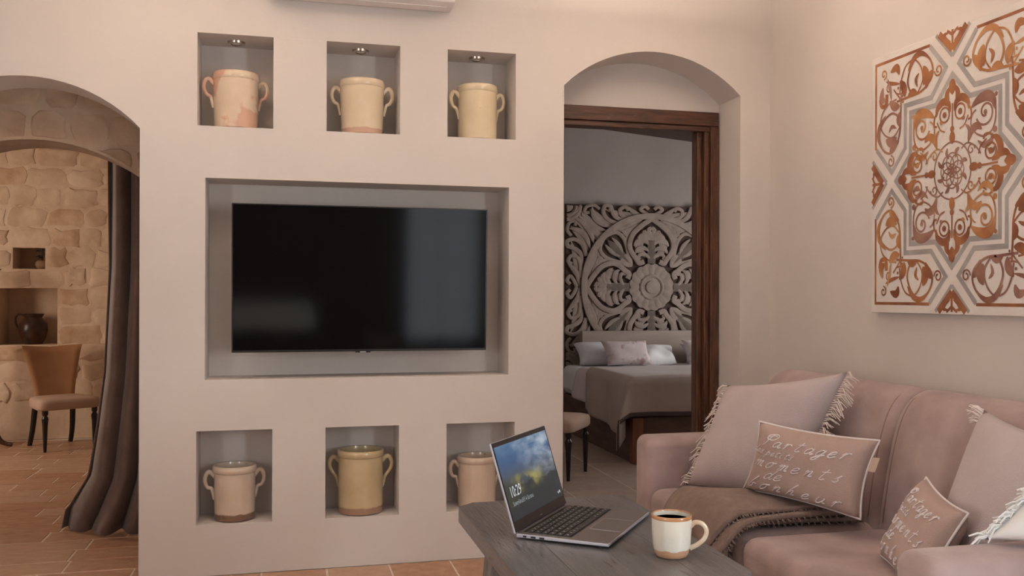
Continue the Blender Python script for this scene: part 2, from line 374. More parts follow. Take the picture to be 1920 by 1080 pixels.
def floor(name, label, x0, x1, y0, y1, m, tx, ty, area_, mats, stagger, seed):
    f = MB().box(x0, x1, y0, y1, -0.12, -0.0028).build(name, m); struct(f, label, 'floor')
    ax0, ax1, ay0, ay1 = area_; g = 0.007; c = 0.004
    me = None; r = random.Random(seed); ch = []
    for k in range(len(mats)):
        mb = MB(); a, b = 0.5, 0.5
        ix, iy = 0.5 - c / tx, 0.5 - c / ty
        vs = [(sx * 0.5, sy * 0.5, z) for z in (-0.012, -0.003) for sx, sy in ((-1, -1), (1, -1), (1, 1), (-1, 1))] + [(sx * ix, sy * iy, 0) for sx, sy in ((-1, -1), (1, -1), (1, 1), (-1, 1))]
        mb.add(vs, [(8, 9, 10, 11)] + [(i, (i + 1) % 4, (i + 1) % 4 + 4, i + 4) for i in range(4)] + [(i + 4, (i + 1) % 4 + 4, (i + 1) % 4 + 8, i + 8) for i in range(4)])
        me = bpy.data.meshes.new('tile'); me.from_pydata([Vector(v) for v in mb.v], [], mb.f); me.materials.append(mats[k]); ch.append(me)
    y = ay0; row = 0
    while y + ty <= ay1 + 1e-6:
        x = ax0 - (stagger * tx * (row % 2) if stagger >= 0 else r.random() * tx)
        while x < ax1:
            l = tx if stagger >= 0 else tx * r.uniform(0.85, 1.2)
            p, q = max(x, ax0), min(x + l, ax1)
            if q - p > 0.05:
                o = bpy.data.objects.new('tile', r.choice(ch)); COL.objects.link(o); o.parent = f
                o.location = Vector(((p + q) / 2, y + ty / 2, r.uniform(-0.0015, 0.0005))) - f.location
                o.scale = (q - p - g, ty - g, 1)
                o.rotation_euler = (r.gauss(0, 0.002), r.gauss(0, 0.002), 0)
            x += l
        y += ty; row += 1
    return f
floor('floor', 'living room floor of square terracotta tiles', -2.6, W + 0.2, -2.8, D, M['grout'], 0.30, 0.30, (-1.9, 1.7, 2.4, 4.5), M['tile'], 0.0, 3)
floor('floor', 'dining room floor of long worn terracotta tiles with pale joints', -4.2, 1.05, D, 9.5, M['grout'], 0.40, 0.205, (-2.9, -0.3, 4.505, 9.06), M['tile'], -1, 5)
floor('floor', 'bedroom floor of large grey-beige stone tiles', 1.05, 5.6, D, 9.0, M['grout'], 0.46, 0.46, (1.39, 4.15, 4.53, 8.7), M['stile'], 0.0, 9)

# --- dining room shell (left opening)
SAR = arch(-1.66, -0.64, 1.85, 2.045, 20)
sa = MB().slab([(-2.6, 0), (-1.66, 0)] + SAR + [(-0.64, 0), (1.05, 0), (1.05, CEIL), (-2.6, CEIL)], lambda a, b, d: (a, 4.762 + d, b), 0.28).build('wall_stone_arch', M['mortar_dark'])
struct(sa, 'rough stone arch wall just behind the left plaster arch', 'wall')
sw_niches = [(rect(-2.49, -2.0, 0.856, 1.369), 0.34), (rect(-2.37, -2.103, 1.542, 1.733), 0.30)]
SWY = 9.1
sw = MB().slab(rect(-4.2, 1.05, 0, CEIL), lambda a, b, d: (a, SWY + d, b), 0.45, blind=sw_niches).build('wall_dining_back', M['mortar'])
struct(sw, 'rubble stone back wall of the dining room with two square niches', 'wall')
def stone(parent, poly, Mp, proud, r, m):
    n = len(poly); cx = sum(p[0] for p in poly) / n; cy = sum(p[1] for p in poly) / n
    mb = MB(); vs = [Mp(*p, -0.02) for p in poly]
    for k, d in ((0.96, 0.35), (0.84, 0.9), (0.45, 1.0)):
        vs += [Mp(cx + (p[0] - cx) * k, cy + (p[1] - cy) * k, proud * d * r.uniform(0.35, 1.45)) for p in poly]
    vs.append(Mp(cx, cy, proud * r.uniform(0.8, 1.2)))
    fs = [(j * n + i, j * n + (i + 1) % n, (j + 1) * n + (i + 1) % n, (j + 1) * n + i) for j in range(3) for i in range(n)]
    fs += [(3 * n + i, 3 * n + (i + 1) % n, 4 * n) for i in range(n)]
    mb.add(vs, fs); return mb.build('stone', m, parent, smooth=50)
def stone_poly(a0, a1, b0, b1, r, j=0.012):
    w, h = a1 - a0, b1 - b0; c = min(w, h) * 0.16
    P = [(a0 + c, b0), (a0 + w * .35, b0), (a0 + w * .68, b0), (a1 - c, b0), (a1, b0 + c), (a1, b0 + h * .5), (a1, b1 - c),
         (a1 - c, b1), (a0 + w * .64, b1), (a0 + w * .33, b1), (a0 + c, b1), (a0, b1 - c), (a0, b0 + h * .5), (a0, b0 + c)]
    return [(p[0] + r.uniform(-j, j), p[1] + r.uniform(-j, j)) for p in P]
rs = random.Random(21)
zrows = [0.33, 0.52, 0.69, 0.856, 1.03, 1.20, 1.369, 1.545, 1.735, 1.92, 2.10, 2.29, 2.46, 2.66]
for z0, z1 in zip(zrows, zrows[1:]):
    spans = [(-3.0, -0.75)]
    if 0.85 <= z0 < 1.36: spans = [(-3.0, -2.50), (-1.99, -0.75)]
    elif 1.54 <= z0 < 1.73: spans = [(-3.0, -2.38), (-2.095, -0.75)]
    for s0, s1 in spans:
        x = s0
        while x < s1 - 0.06:
            wd_ = rs.uniform(0.16, 0.38); e = x + wd_
            if s1 - e < 0.12: e = s1
            stone(sw, stone_poly(x + 0.006, e - 0.006, z0 + rs.uniform(0.0, 0.022), z1 - rs.uniform(0.0, 0.022), rs, 0.019), lambda a, b, d: Vector((a, SWY - d, b)), rs.uniform(0.004, 0.016), rs, rs.choice(M['stone'][:2] + M['stone']))
            x = e
def arch_z(x):                              # height of the stone arch at x
    a, r_ = 0.51, 0.195; Rr = (a * a + r_ * r_) / (2 * r_); dx = min(abs(x + 1.15), a)
    return 2.045 - Rr + math.sqrt(Rr * Rr - dx * dx)
for z0, z1 in ((1.86, 2.02), (2.02, 2.19), (2.19, 2.36), (2.36, 2.55)):
    x = -1.72 + rs.uniform(0, 0.1)
    while x < -0.55:
        wd_ = rs.uniform(0.15, 0.30); e = x + wd_
        P = [(p, max(q, arch_z(p) + 0.012) if abs(p + 1.15) < 0.52 else q) for p, q in stone_poly(x + 0.01, e - 0.01, z0 + 0.01, z1 - 0.01, rs, 0.009)]
        if max(q for p, q in P) - sum(q for p, q in P) / len(P) > 0.025 and e > -1.62 and x < -0.66:
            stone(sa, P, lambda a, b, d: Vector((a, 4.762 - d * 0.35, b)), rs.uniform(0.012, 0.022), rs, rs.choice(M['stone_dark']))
        x = e
struct(MB().slab(rect(4.76, 9.5, 0, CEIL), lambda a, b, d: (-4.0 - d, a, b), 0.2, holes=[rect(6.6, 8.0, 0.8, 2.2)]).build('wall_dining_left', M['plaster']), 'left wall of the dining room with its window', 'wall')
struct(MB().box(0.85, 1.05, 5.03, 9.5, 0, CEIL).build('wall_dining_right', M['plaster']), 'wall between dining room and bedroom', 'wall')
struct(MB().box(-4.2, 5.6, 4.76, 9.5, CEIL, CEIL + 0.15).build('ceiling', M['plaster']), 'plastered ceiling of the dining room and bedroom', 'ceiling')
struct(MB().box(-4.2, -2.6, 4.56, 4.76, 0, CEIL).build('wall_dining_front', M['plaster']), 'front wall of the dining room', 'wall')

# --- bedroom shell and the wooden door frame (right opening)
bf = MB()
bf.slab([(1.386, 2.30)] + [(x, z + 0.0) for x, z in arch(1.386, 2.379, 2.388, 2.60)] + [(2.379, 2.30)], lambda a, b, d: (a, 4.752 + d, b), 0.06)
struct(bf.build('wall_tympanum', M['plaster']), 'plaster panel filling the arch above the wooden door frame', 'wall')
def prism(mb, poly, z0, z1):
    n = len(poly)
    mb.add([(x, y, z0) for x, y in poly] + [(x, y, z1) for x, y in poly], [tuple(range(n))[::-1], tuple(range(n, 2 * n))] + [(i, (i + 1) % n, (i + 1) % n + n, i + n) for i in range(n)])
wb = MB()
prism(wb, [(2.385, 4.765), (5.6, 4.765), (5.6, 5.30), (2.56, 5.30)], 0, 2.30)
prism(wb, [(1.05, 4.765), (1.38, 4.765), (1.36, 4.82), (1.05, 4.82)], 0, 2.30)
prism(wb, [(1.05, 4.82), (5.6, 4.82), (5.6, 5.30), (2.56, 5.30), (1.40, 4.83)], 2.30, CEIL)
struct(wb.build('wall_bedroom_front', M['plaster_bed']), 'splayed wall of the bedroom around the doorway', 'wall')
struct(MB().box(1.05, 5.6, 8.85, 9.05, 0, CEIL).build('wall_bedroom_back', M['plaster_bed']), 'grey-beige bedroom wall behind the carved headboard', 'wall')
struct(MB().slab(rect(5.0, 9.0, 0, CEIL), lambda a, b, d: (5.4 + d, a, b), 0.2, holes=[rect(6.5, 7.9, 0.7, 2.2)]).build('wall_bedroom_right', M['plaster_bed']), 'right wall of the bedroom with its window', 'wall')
window('window_3', 'window of the bedroom', lambda a, b, d: Vector((5.4 + d, a, b)), 6.5, 7.9, 0.7, 2.2, 3)
window('window_4', 'window of the dining room', lambda a, b, d: Vector((-4.0 - d, a, b)), 6.6, 8.0, 0.8, 2.2, 3)
df = thing('door_1', 'dark worn wooden door frame in the right-hand arch', 'door frame', (1.88, 4.79, 0)); df['kind'] = 'structure'
MB().box(1.392, 2.370, 4.735, 4.80, 2.268, 2.345).build('header', M['wood_h'], df, bevel=0.004)
MB().box(1.46, 2.33, 4.75, 4.84, 2.238, 2.268).build('header_bead', M['wood_h'], df, bevel=0.004)
pr_ = MB().box(2.322, 2.370, 4.735, 4.80, 0, 2.266).build('post', M['wood'], df, bevel=0.004)
MB().box(1.392, 1.440, 4.735, 4.80, 0, 2.266).build('post', M['wood'], df, bevel=0.004)
MB().box(2.292, 2.322, 4.755, 4.83, 0, 2.24).build('moulding', M['wood'], pr_, bevel=0.006)
MB().box(2.262, 2.292, 4.785, 4.86, 0, 2.24).build('door_stop', M['wood'], df, bevel=0.006)
MB().box(1.440, 1.470, 4.755, 4.83, 0, 2.24).build('post_moulding', M['wood'], df, bevel=0.006)
lb = MB(); prism(lb, [(1.47, 4.80), (2.56, 4.80), (2.56, 5.27), (1.50, 4.86)], 2.262, 2.297); lb.build('lintel_board', M['wood_h'], df)

# ================================================================== TELEVISION
tvc = Vector((0.373, 4.50, 1.391)); TILT = Matrix.Translation(tvc) @ Matrix.Rotation(R(2.2), 4, 'X')
tv = thing('television', 'large flat black television hung in the wide wall recess', 'television', tvc)
MB().box(-0.613, 0.613, 0.0, 0.028, -0.352, 0.352, TILT).build('housing', M['tvframe'], tv, bevel=0.003)
MB().box(-0.606, 0.606, -0.0015, 0.004, -0.341, 0.346, TILT).build('screen', M['tvscreen'], tv)
MB().box(-0.32, 0.32, 0.028, 0.065, -0.30, 0.10, TILT).build('back_cover', M['tvframe'], tv, bevel=0.008)
MB().box(-0.14, 0.14, 0.06, 0.235, -0.16, 0.16, Matrix.Translation(tvc)).build('wall_bracket', M['black'], tv)
lg = MB(); lg.box(-0.036, 0.036, -0.001, 0.02, -0.3575, -0.352, TILT); lg.build('logo_mount', M['tvframe'], tv)
MB().box(-0.014, 0.014, -0.002, 0.002, -0.3565, -0.3515, TILT).build('logo', M['silver'], tv)

# ================================================================== AIR CONDITIONER
ac = thing('air_conditioner', 'white split air conditioner at the top of the niche wall', 'air conditioner', (0.36, 4.5, 2.715))
prof = [(4.498, 2.715), (4.40, 2.712), (4.36, 2.722), (4.335, 2.765), (4.325, 2.93), (4.35, 2.985), (4.38, 2.995), (4.498, 2.995)]
amb = MB(); n = len(prof)
amb.add([(-0.08, y, z) for y, z in prof] + [(0.795, y, z) for y, z in prof], [tuple(range(n)), tuple(range(n, 2 * n))[::-1]] + [(i, (i + 1) % n, (i + 1) % n + n, i + n) for i in range(n)])
amb.build('body', M['white_plastic'], ac, bevel=0.006)
MB().box(-0.04, 0.76, 4.40, 4.47, 2.708, 2.7135).build('air_flap', M['white_plastic'], ac, bevel=0.002)
MB().box(0.375, 0.40, 4.345, 4.365, 2.718, 2.728).build('signal_lamp', M['silver'], ac)

# ================================================================== NICHE SPOTLIGHTS
for X, lab in ((-0.228, 'recessed round spotlight above the crock in the top left niche'), (0.366, 'recessed round spotlight above the crock in the top middle niche'), (0.958, 'recessed round spotlight above the crock in the top right niche')):
    sp = thing('recessed_spotlight', lab, 'spotlight', (X, 4.635, 2.5336 - 0.012), 0, 'spotlights in the upper niches')
    MB().lathe([(0.026, 0.012), (0.026, 0.004), (0.030, 0.0), (0.040, 0.002), (0.042, 0.012)], 28, sp.location, False).build('trim_ring', M['chrome'], sp, smooth=40)
    MB().lathe([(0.0, 0.006), (0.025, 0.006), (0.025, 0.011)], 20, sp.location).build('lens', M['glass'], sp, smooth=40)

# ================================================================== CROCKS
def crock_mats(i, body, stain=None, foot=None, dirt=(0.36, 0.2, 0.11)):
    m = mat('crock_glaze_%d' % i, body[0], body[1], 0.22, 9, 5, 0.06, 14, coat=0.5)
    if stain: layer_noise(m, stain[0], stain[1], stain[2], stain[3])
    layer_noise(m, dirt, 26, 0.745, 0.775)
    if foot: layer_noise(m, foot[0], 30, 0, 1, mask_z=(foot[1], foot[1] + 0.006, 0.02))
    return m
def crock(i, X, Y, z0, r, h, rim, m, label, grp, taper=0.95, yaw=0, hs=1.0):
    t = thing('stoneware_crock', label, 'crock', (X, Y, z0), R(yaw), grp); t0 = Vector((0, 0, 0))
    w = 0.011
    prof = [(r * taper * 0.9, 0.0), (r * taper, 0.006), (r * (taper * 0.6 + 0.4), h * 0.35), (r, h * 0.75), (r * 0.99, h - 0.036), (r - w, h - 0.04), (r - w, 0.02), (0.0, 0.02)]
    bd = MB().lathe(prof, 48).build('body', m, t, smooth=45, local=True)
    q = rim
    MB().lathe([(r * 0.985, h - 0.036), (r + q, h - 0.030), (r + q * 1.25, h - 0.018), (r + q, h - 0.004), (r, h), (r - w * 0.8, h - 0.002), (r - w, h - 0.012), (r - w, h - 0.045)], 48, caps=False).build('rim', m, bd, smooth=60, local=True)
    for s in (-1, 1):
        k = 0.040 * hs; zt, zb = h * 0.865, h * 0.50
        P = catmull([(s * (r - 0.008), 0, zt - 0.020), (s * (r + k * 0.30), 0, zt + 0.002), (s * (r + k * 0.72), 0, zt + 0.002), (s * (r + k), 0, zt - 0.020), (s * (r + k * 0.98), 0, zt - 0.045), (s * (r + k * 0.70), 0, zt - 0.068), (s * (r + k * 0.28), 0, zb + 0.022), (s * (r + 0.004), 0, zb - 0.002), (s * (r - 0.002), 0, zb - 0.032)], 5)
        L = len(P); MB().tube(P, [0.0085 * (1.15 - 0.55 * (j / L)) for j in range(L)], 10, 1.3).build('handle', m, t, smooth=60, local=True)
    return t
cm = [crock_mats(0, ((0.66, 0.52, 0.38), (0.72, 0.59, 0.45)), ((0.62, 0.38, 0.28), 7.0, 0.50, 0.54)),
      crock_mats(1, ((0.68, 0.55, 0.39), (0.73, 0.60, 0.44)), None, ((0.55, 0.35, 0.26), 0.018)),
      crock_mats(2, ((0.66, 0.54, 0.36), (0.71, 0.60, 0.42)), None),
      crock_mats(3, ((0.60, 0.48, 0.38), (0.66, 0.54, 0.44)), None, ((0.20, 0.115, 0.075), 0.022)),
      crock_mats(4, ((0.52, 0.40, 0.235), (0.58, 0.46, 0.28)), None, ((0.34, 0.21, 0.14), 0.024)),
      crock_mats(5, ((0.60, 0.46, 0.35), (0.65, 0.51, 0.40)), None)]
UG, LG = 'crocks in the upper row of niches', 'crocks in the lower row of niches'
crock(0, -0.228, 4.615, TOPZ[0], 0.106, 0.272, 0.003, cm[0], 'cream crock with large worn pink patches in the top left niche', UG, 0.96, 8)
crock(1, 0.3735, 4.615, TOPZ[0], 0.108, 0.272, 0.003, cm[1], 'cream two-handled crock with bare clay foot in the top middle niche', UG, 0.94, -6)
crock(2, 0.958, 4.615, TOPZ[0], 0.100, 0.280, 0.003, cm[2], 'tall shiny yellowish crock in the top right niche', UG, 1.0, 5)
crock(3, -0.228, 4.610, LOWZ[0], 0.096, 0.260, 0.006, cm[3], 'pinkish cream crock with brown foot band in the bottom left niche', LG, 0.98, 6)
crock(4, 0.372, 4.618, LOWZ[0], 0.110, 0.312, 0.004, cm[4], 'large mustard yellow crock in the bottom middle niche', LG, 1.0, -8, 1.05)
crock(5, 0.962, 4.622, LOWZ[0], 0.097, 0.258, 0.005, cm[5], 'pale beige crock in the bottom right niche, half behind the laptop', LG, 1.0, 0)

# ================================================================== DINING ROOM THINGS
def lerp3(a, b, t): return a + (b - a) * t
def make_chair(label, cat, loc, rz, grp):
    """upholstered side chair; local +X is the front"""
    t = thing('side_chair', label, cat, loc, rz, grp)
    sm = MB()
    def seat(u, v):                          # rounded trapezoid cushion
        a = u * 2 * pi; c, s_ = cos(a), sin(a)
        p = 0.28
        ex = math.copysign(abs(c) ** p, c) * 0.225; ey = math.copysign(abs(s_) ** p, s_) * (0.235 + 0.028 * (ex / 0.225))
        prof = [(0.0, 0.345), (0.96, 0.345), (1.0, 0.36), (1.0, 0.405), (0.97, 0.425), (0.80, 0.437), (0.45, 0.445), (0.0, 0.447)]
        k = min(int(v * 7 + 1e-6), 7); r_, z = prof[k]
        return Vector((ex * r_, ey * r_, z))
    sm.grid(seat, 40, 7, closed_u=True)
    sm.build('seat', M['chairseat'], t, smooth=55, local=True)
    bm_ = MB()
    def back(side):
        def f(u, v):
            z = 0.40 + 0.47 * v; w = 0.165 + 0.085 * v ** 1.4
            y = (u * 2 - 1) * w
            x = -0.19 - 0.115 * v + 0.05 * (u * 2 - 1) ** 2 * (0.4 + v)
            edge = min(u, 1 - u, v if v > .5 else 1, 1 - v) ; th = 0.028 * min(1, (edge / 0.08)) ** 0.5 if edge < 0.08 else 0.028
            if v > 0.9: z -= 0.02 * (1 - abs(u * 2 - 1)) * 1.0
            return Vector((x + side * th, y, z))
        return f
    bm_.grid(back(1), 16, 14); bm_.grid(back(-1), 16, 14, flip=True)
    bm_.build('backrest', M['chairfab'], t, smooth=60, local=True, weld=True)
    for s in (-1, 1):
        pr = [(0.012, 0.0), (0.013, 0.01), (0.021, 0.22), (0.027, 0.275), (0.024, 0.285), (0.016, 0.30), (0.024, 0.315), (0.024, 0.345)]
        MB().lathe(pr, 16, (0.185, 0.20 * s, 0)).build('leg', M['black'], t, smooth=50, local=True)
        P = catmull([(-0.28, 0.17 * s, 0.0), (-0.225, 0.165 * s, 0.14), (-0.19, 0.155 * s, 0.35)], 6)
        MB().tube(P, [0.019 + 0.006 * (j / (len(P) - 1)) for j in range(len(P))], 10).build('leg', M['black'], t, smooth=50, local=True)
    return t
make_chair('tan upholstered chair with black legs in front of the stone wall', 'chair', (-1.85, 8.60, 0), math.atan2(-0.85, 0.52), 'upholstered side chairs')
make_chair('beige-seated chair with black legs beside the bed, half hidden by the doorway', 'chair', (1.925, 6.49, 0), math.atan2(-0.59, 0.81), 'upholstered side chairs')

jg = thing('clay_jug', 'dark glazed one-handled jug standing in the large stone niche', 'jug', (-2.235, 9.25, 0.856))
MB().lathe([(0.07, 0), (0.078, 0.006), (0.108, 0.07), (0.122, 0.13), (0.116, 0.185), (0.085, 0.228), (0.074, 0.245), (0.088, 0.272), (0.091, 0.278), (0.082, 0.278), (0.068, 0.245), (0.068, 0.20), (0, 0.19)], 36, jg.location).build('body', M['jug'], jg, smooth=60)
P = catmull([Vector((-0.08, 0, 0.268)), Vector((-0.125, 0, 0.272)), Vector((-0.148, 0, 0.245)), Vector((-0.145, 0, 0.18)), Vector((-0.112, 0, 0.125))], 6)
MB().tube([p + jg.location for p in P], 0.009, 10).build('handle', M['jug'], jg, smooth=60)
pp = thing('potted_plant', 'small round clay pot with black leaves in the small stone niche', 'plant', (-2.155, 9.2, 1.542))
MB().lathe([(0.03, 0), (0.048, 0.02), (0.055, 0.045), (0.046, 0.07), (0.034, 0.08), (0.03, 0.08), (0.0, 0.07)], 24, pp.location).build('pot', M['clay'], pp, smooth=60)
for k in range(9):
    a = rnd.uniform(0, 6.28); l = rnd.uniform(0.05, 0.085); z = 0.09 + 0.012 * k
    d = Vector((cos(a), sin(a) * 0.7, 0)); b0 = pp.location + Vector((0.01, 0, z)); sd = d.cross(Vector((0, 0, 1))) * 0.016
    b1 = b0 + d * l * 0.55 + Vector((0, 0, 0.012)); b2 = b0 + d * l
    lm = MB(); lm.add([b0, b1 + sd, b2, b1 - sd, b0 + Vector((0, 0, .004)), b1 + sd + Vector((0, 0, .006)), b2 + Vector((0, 0, .002)), b1 - sd + Vector((0, 0, .006))], [(0, 1, 2, 3), (4, 5, 6, 7), (0, 1, 5, 4), (1, 2, 6, 5), (2, 3, 7, 6), (3, 0, 4, 7)])
    lm.build('leaf', M['leafdark'], pp)
MB().tube([pp.location + Vector((0, 0, 0.06)), pp.location + Vector((0.01, 0, 0.20))], 0.006, 6).build('stem', M['leafdark'], pp)
ps = thing('pedestal_stand', 'tall dark wooden pedestal stand cut off by the left edge', 'stand', (-2.60, 8.72, 0))
MB().lathe([(0.05, 0.12), (0.06, 0.2), (0.035, 0.3), (0.03, 0.7), (0.045, 0.8), (0.03, 0.9), (0.028, 1.40), (0.06, 1.46), (0.06, 1.48)], 20, ps.location).build('column', M['wood'], ps, smooth=50)
MB().lathe([(0.05, 1.48), (0.20, 1.50), (0.235, 1.525), (0.23, 1.53), (0.0, 1.515)], 32, ps.location).build('tray', M['wood'], ps, smooth=50)
for k in range(3):
    a = R(120 * k); d = Vector((cos(a), sin(a), 0))
    P = catmull([ps.location + Vector((0, 0, 0.24)), ps.location + d * 0.15 + Vector((0, 0, 0.20)), ps.location + d * 0.24 + Vector((0, 0, 0.05)), ps.location + d * 0.33 + Vector((0, 0, 0.018))], 6)
    MB().tube(P, [0.03 - 0.014 * j / (len(P) - 1) for j in range(len(P))], 10).build('foot', M['wood'], ps, smooth=50)

# --- curtain
cu = thing('curtain', 'long brown damask curtain trailing on the floor behind the left arch', 'curtain', (-0.8, 5.4, 0))
cm_ = MB()
def curt(u, v):                              # u across, v from the floor to the rod
    z = 0.012 + 2.35 * v
    zl = [(0, -1.20), (0.03, -1.15), (0.12, -1.045), (0.25, -1.0), (0.37, -0.965), (0.62, -0.938), (0.87, -0.943), (1, -0.95)]
    for (z0, a), (z1, b) in zip(zl, zl[1:]):
        if z0 <= v <= z1: xl = a + (b - a) * (v - z0) / (z1 - z0); break
    x = xl + (-0.42 - xl) * u
    fold = sin(u * 2 * pi * 5.2 + 0.5 + 0.3 * sin(v * 5)) * 0.066 + sin(u * 2 * pi * 11.3 + v * 2) * 0.012
    x += 0.016 * sin(u * 2 * pi * 5.2 + 2.2) * min(1, u * 8)
    y = 5.40 + fold
    k = max(0, (0.16 - v) / 0.16)
    y += k * k * (0.13 * (1 - u)) - k * 0.16 * sin(u * 3.0 + 0.4) * u + 0.035 * k * sin(u * 17)
    z += k * (0.045 + 0.04 * sin(u * 11 + 1.0) + 0.02 * sin(u * 23)) * (1 if v > 0 else 0)
    return Vector((x, y, z))
cm_.grid(curt, 90, 70)
co = cm_.build('cloth', M['curtain'], cu, smooth=180)
sd = co.modifiers.new('thick', 'SOLIDIFY'); sd.thickness = 0.006
MB().tube([(-1.9, 5.38, 2.375), (-0.3, 5.38, 2.375)], 0.012, 10).build('rod', M['black'], cu)
# raised damask motifs woven into the cloth
dm = MB()
for u0 in (0.10, 0.24, 0.38, 0.52, 0.66):
    for v0 in [0.12 + 0.145 * k + (0.07 if int(u0 * 100) % 28 > 12 else 0) for k in range(6)]:
        for rr in (1.0, 0.6):
            pts = [(u0 + 0.05 * rr * sin(q) * (1 if q < pi else 1), v0 + 0.042 * rr * cos(q)) for q in [2 * pi * k / 14 for k in range(15)]]
            P = [curt(min(max(a, 0.001), 0.999), b) + Vector((0, -0.0045, 0)) for a, b in pts]
            dm.tube(P, 0.0016, 4)
dm.build('woven_motif', mat('damask_thread', (0.21, 0.155, 0.143), None, 0.6), cu)['kind'] = 'stuff'

# ================================================================== BEDROOM
bed = thing('bed', 'wide wooden bed with dark side panels under white linen', 'bed', (3.65, 7.72, 0))
MB().box(2.66, 4.64, 6.76, 8.66, 0.0, 0.36).build('base', M['bedwood'], bed, bevel=0.008)
MB().box(2.645, 2.735, 6.735, 6.80, 0.0, 0.36).build('corner_post', M['bedpost'], bed, bevel=0.005)
MB().box(4.565, 4.655, 6.735, 6.80, 0.0, 0.36).build('corner_post', M['bedpost'], bed, bevel=0.005)
MB().box(2.66, 4.64, 6.78, 8.66, 0.36, 0.61).build('mattress', M['sheet'], bed, bevel=0.06, segs=5)
def drape(u, v, x0, x1, y0, y1, zt, dropx, dropy, wav, seed, r0=0.05):
    """cloth lying over the bed: u across X (left drop first), v from the head (0) to the foot drop (1)"""
    lx = x1 - x0 + dropx; s = u * lx; ly = y1 - y0 + dropy; t = v * ly
    px, dz1 = (x0, (dropx - s) * (0.72 + 0.28 * v)) if s < dropx else (x0 + s - dropx, 0)
    py, dz2 = (y1 - t, 0) if t < y1 - y0 else (y0, t - (y1 - y0))
    ox = -0.012 - 0.045 * min(1, dz1 / 0.2) * (0.6 + 0.5 * sin(py * 11 + 1)) if dz1 > 0 else 0
    oy = -0.012 - 0.045 * min(1, dz2 / 0.2) * (0.6 + 0.5 * sin(px * 10 + 2)) if dz2 > 0 else 0
    if dz1 > 0 and dz2 > 0:                  # the hanging corner swings outward
        k = min(dz1, dz2); ox -= 0.42 * k; oy -= 0.30 * k
    drop = max(dz1, dz2) + 0.22 * min(dz1, dz2)
    z = zt - drop + wav * (sin(s * 5 + seed) * sin(t * 4 + seed)) * (1 if drop == 0 else 0)
    rr = 0.05                                # soft edge where the cloth turns down
    if dz1 == 0 and px - x0 < rr: z -= rr * (1 - math.sqrt(1 - (1 - (px - x0) / rr) ** 2)) * 0.6
    if dz2 == 0 and py - y0 < rr: z -= rr * (1 - math.sqrt(1 - (1 - (py - y0) / rr) ** 2)) * 0.6
    if drop > 0: z = min(z, zt - rr * 0.6 - drop)
    return Vector((px + ox, py + oy, max(z, 0.03)))
def cloth(name, label, m, args, nu, nv, hem=None):
    mb = MB(); mb.grid(lambda u, v: drape(u, v, *args), nu, nv)
    if not hem:
        o = mb.build(name, m, None, smooth=180); tag(o, label, 'bedding'); main = o
    else:
        main = thing(name, label, 'bedding', (3.6, 7.2, 0.2)); o = mb.build('cloth', m, main, smooth=180)
        h = MB(); w = 0.035 / (args[3] - args[2] + args[6])
        h.grid(lambda u, v: drape(u, 1 - w + w * v, *args) + Vector((-0.004, -0.011, -0.004)), nu, 3)
        ho = h.build('hem', hem, main, smooth=180)
        s = ho.modifiers.new('thick', 'SOLIDIFY'); s.thickness = 0.008
    s = o.modifiers.new('thick', 'SOLIDIFY'); s.thickness = 0.007; s.offset = 1
    return main
cloth('bed_sheet', 'white sheet over the mattress hanging down the bed side', M['sheet'], (2.652, 4.62, 6.9, 8.55, 0.632, 0.24, 0.0, 0.003, 1.0), 80, 50)
cloth('blanket', 'pale pinkish blanket folded over the middle of the bed', M['sheet_pink'], (2.642, 4.6, 6.80, 8.1, 0.650, 0.33, 0.0, 0.004, 2.2), 80, 40)
cloth('bedspread', 'shiny taupe bedspread with dark hem draped over the foot of the bed', M['bedspread'], (2.618, 4.6, 6.740, 7.75, 0.678, 0.46, 0.27, 0.008, 3.4), 90, 80, M['hem'])

# --- carved headboard
HB = Vector((3.65, 8.80, 1.405))
hb = thing('carved_headboard', 'large square openwork panel of carved whitewashed wood with a central rosette', 'headboard', (3.65, 8.8, 0.49))
MB().box(2.74, 4.56, 8.815, 8.848, 0.50, 2.235).build('shade_board', M['shade_backing'], hb)  # added board; shade seen through the openings is put into its colour
def hmap(T): return lambda a, b, h: Vector((HB.x + T[0] * a + T[1] * b, 8.815 - h, HB.z + T[2] * a + T[3] * b))
D8 = [(1, 0, 0, 1), (-1, 0, 0, 1), (1, 0, 0, -1), (-1, 0, 0, -1), (0, 1, 1, 0), (0, -1, 1, 0), (0, 1, -1, 0), (0, -1, -1, 0)]
D4 = D8[:4]
ID = hmap((1, 0, 0, 1)); HH = 0.026
mb = MB(); ribbon(mb, arc2((0, 0), 0.727, 0, 360, 72), 0.060, ID, HH + 0.016, 0.004, smooth=False); mb.build('ring', M['carved'], hb, smooth=50)
ro = MB()
blob(ro, [((0.225 + 0.018 * abs(sin(k * pi / 6))) * cos(2 * pi * k / 96), (0.225 + 0.018 * abs(sin(k * pi / 6))) * sin(2 * pi * k / 96)) for k in range(96)], ID, HH + 0.004, True, 0.0)
ro.build('rosette', M['carved'], hb, smooth=40)
for k in range(16):
    a = 2 * pi * k / 16
    pm = MB(); ribbon(pm, [(0.125 * cos(a), 0.125 * sin(a)), (0.18 * cos(a), 0.18 * sin(a)), (0.232 * cos(a), 0.232 * sin(a))], 0.072, lambda x, y, h: ID(x, y, h + 0.024), 0.006, 0.010, 4, 'both'); pm.build('petal', M['carved'], hb, smooth=50)
pm = MB(); ribbon(pm, arc2((0, 0), 0.118, 0, 360, 40), 0.024, lambda x, y, h: ID(x, y, h + 0.024), 0.014, 0.006, smooth=False); pm.build('rosette_ring', M['carved'], hb, smooth=50)
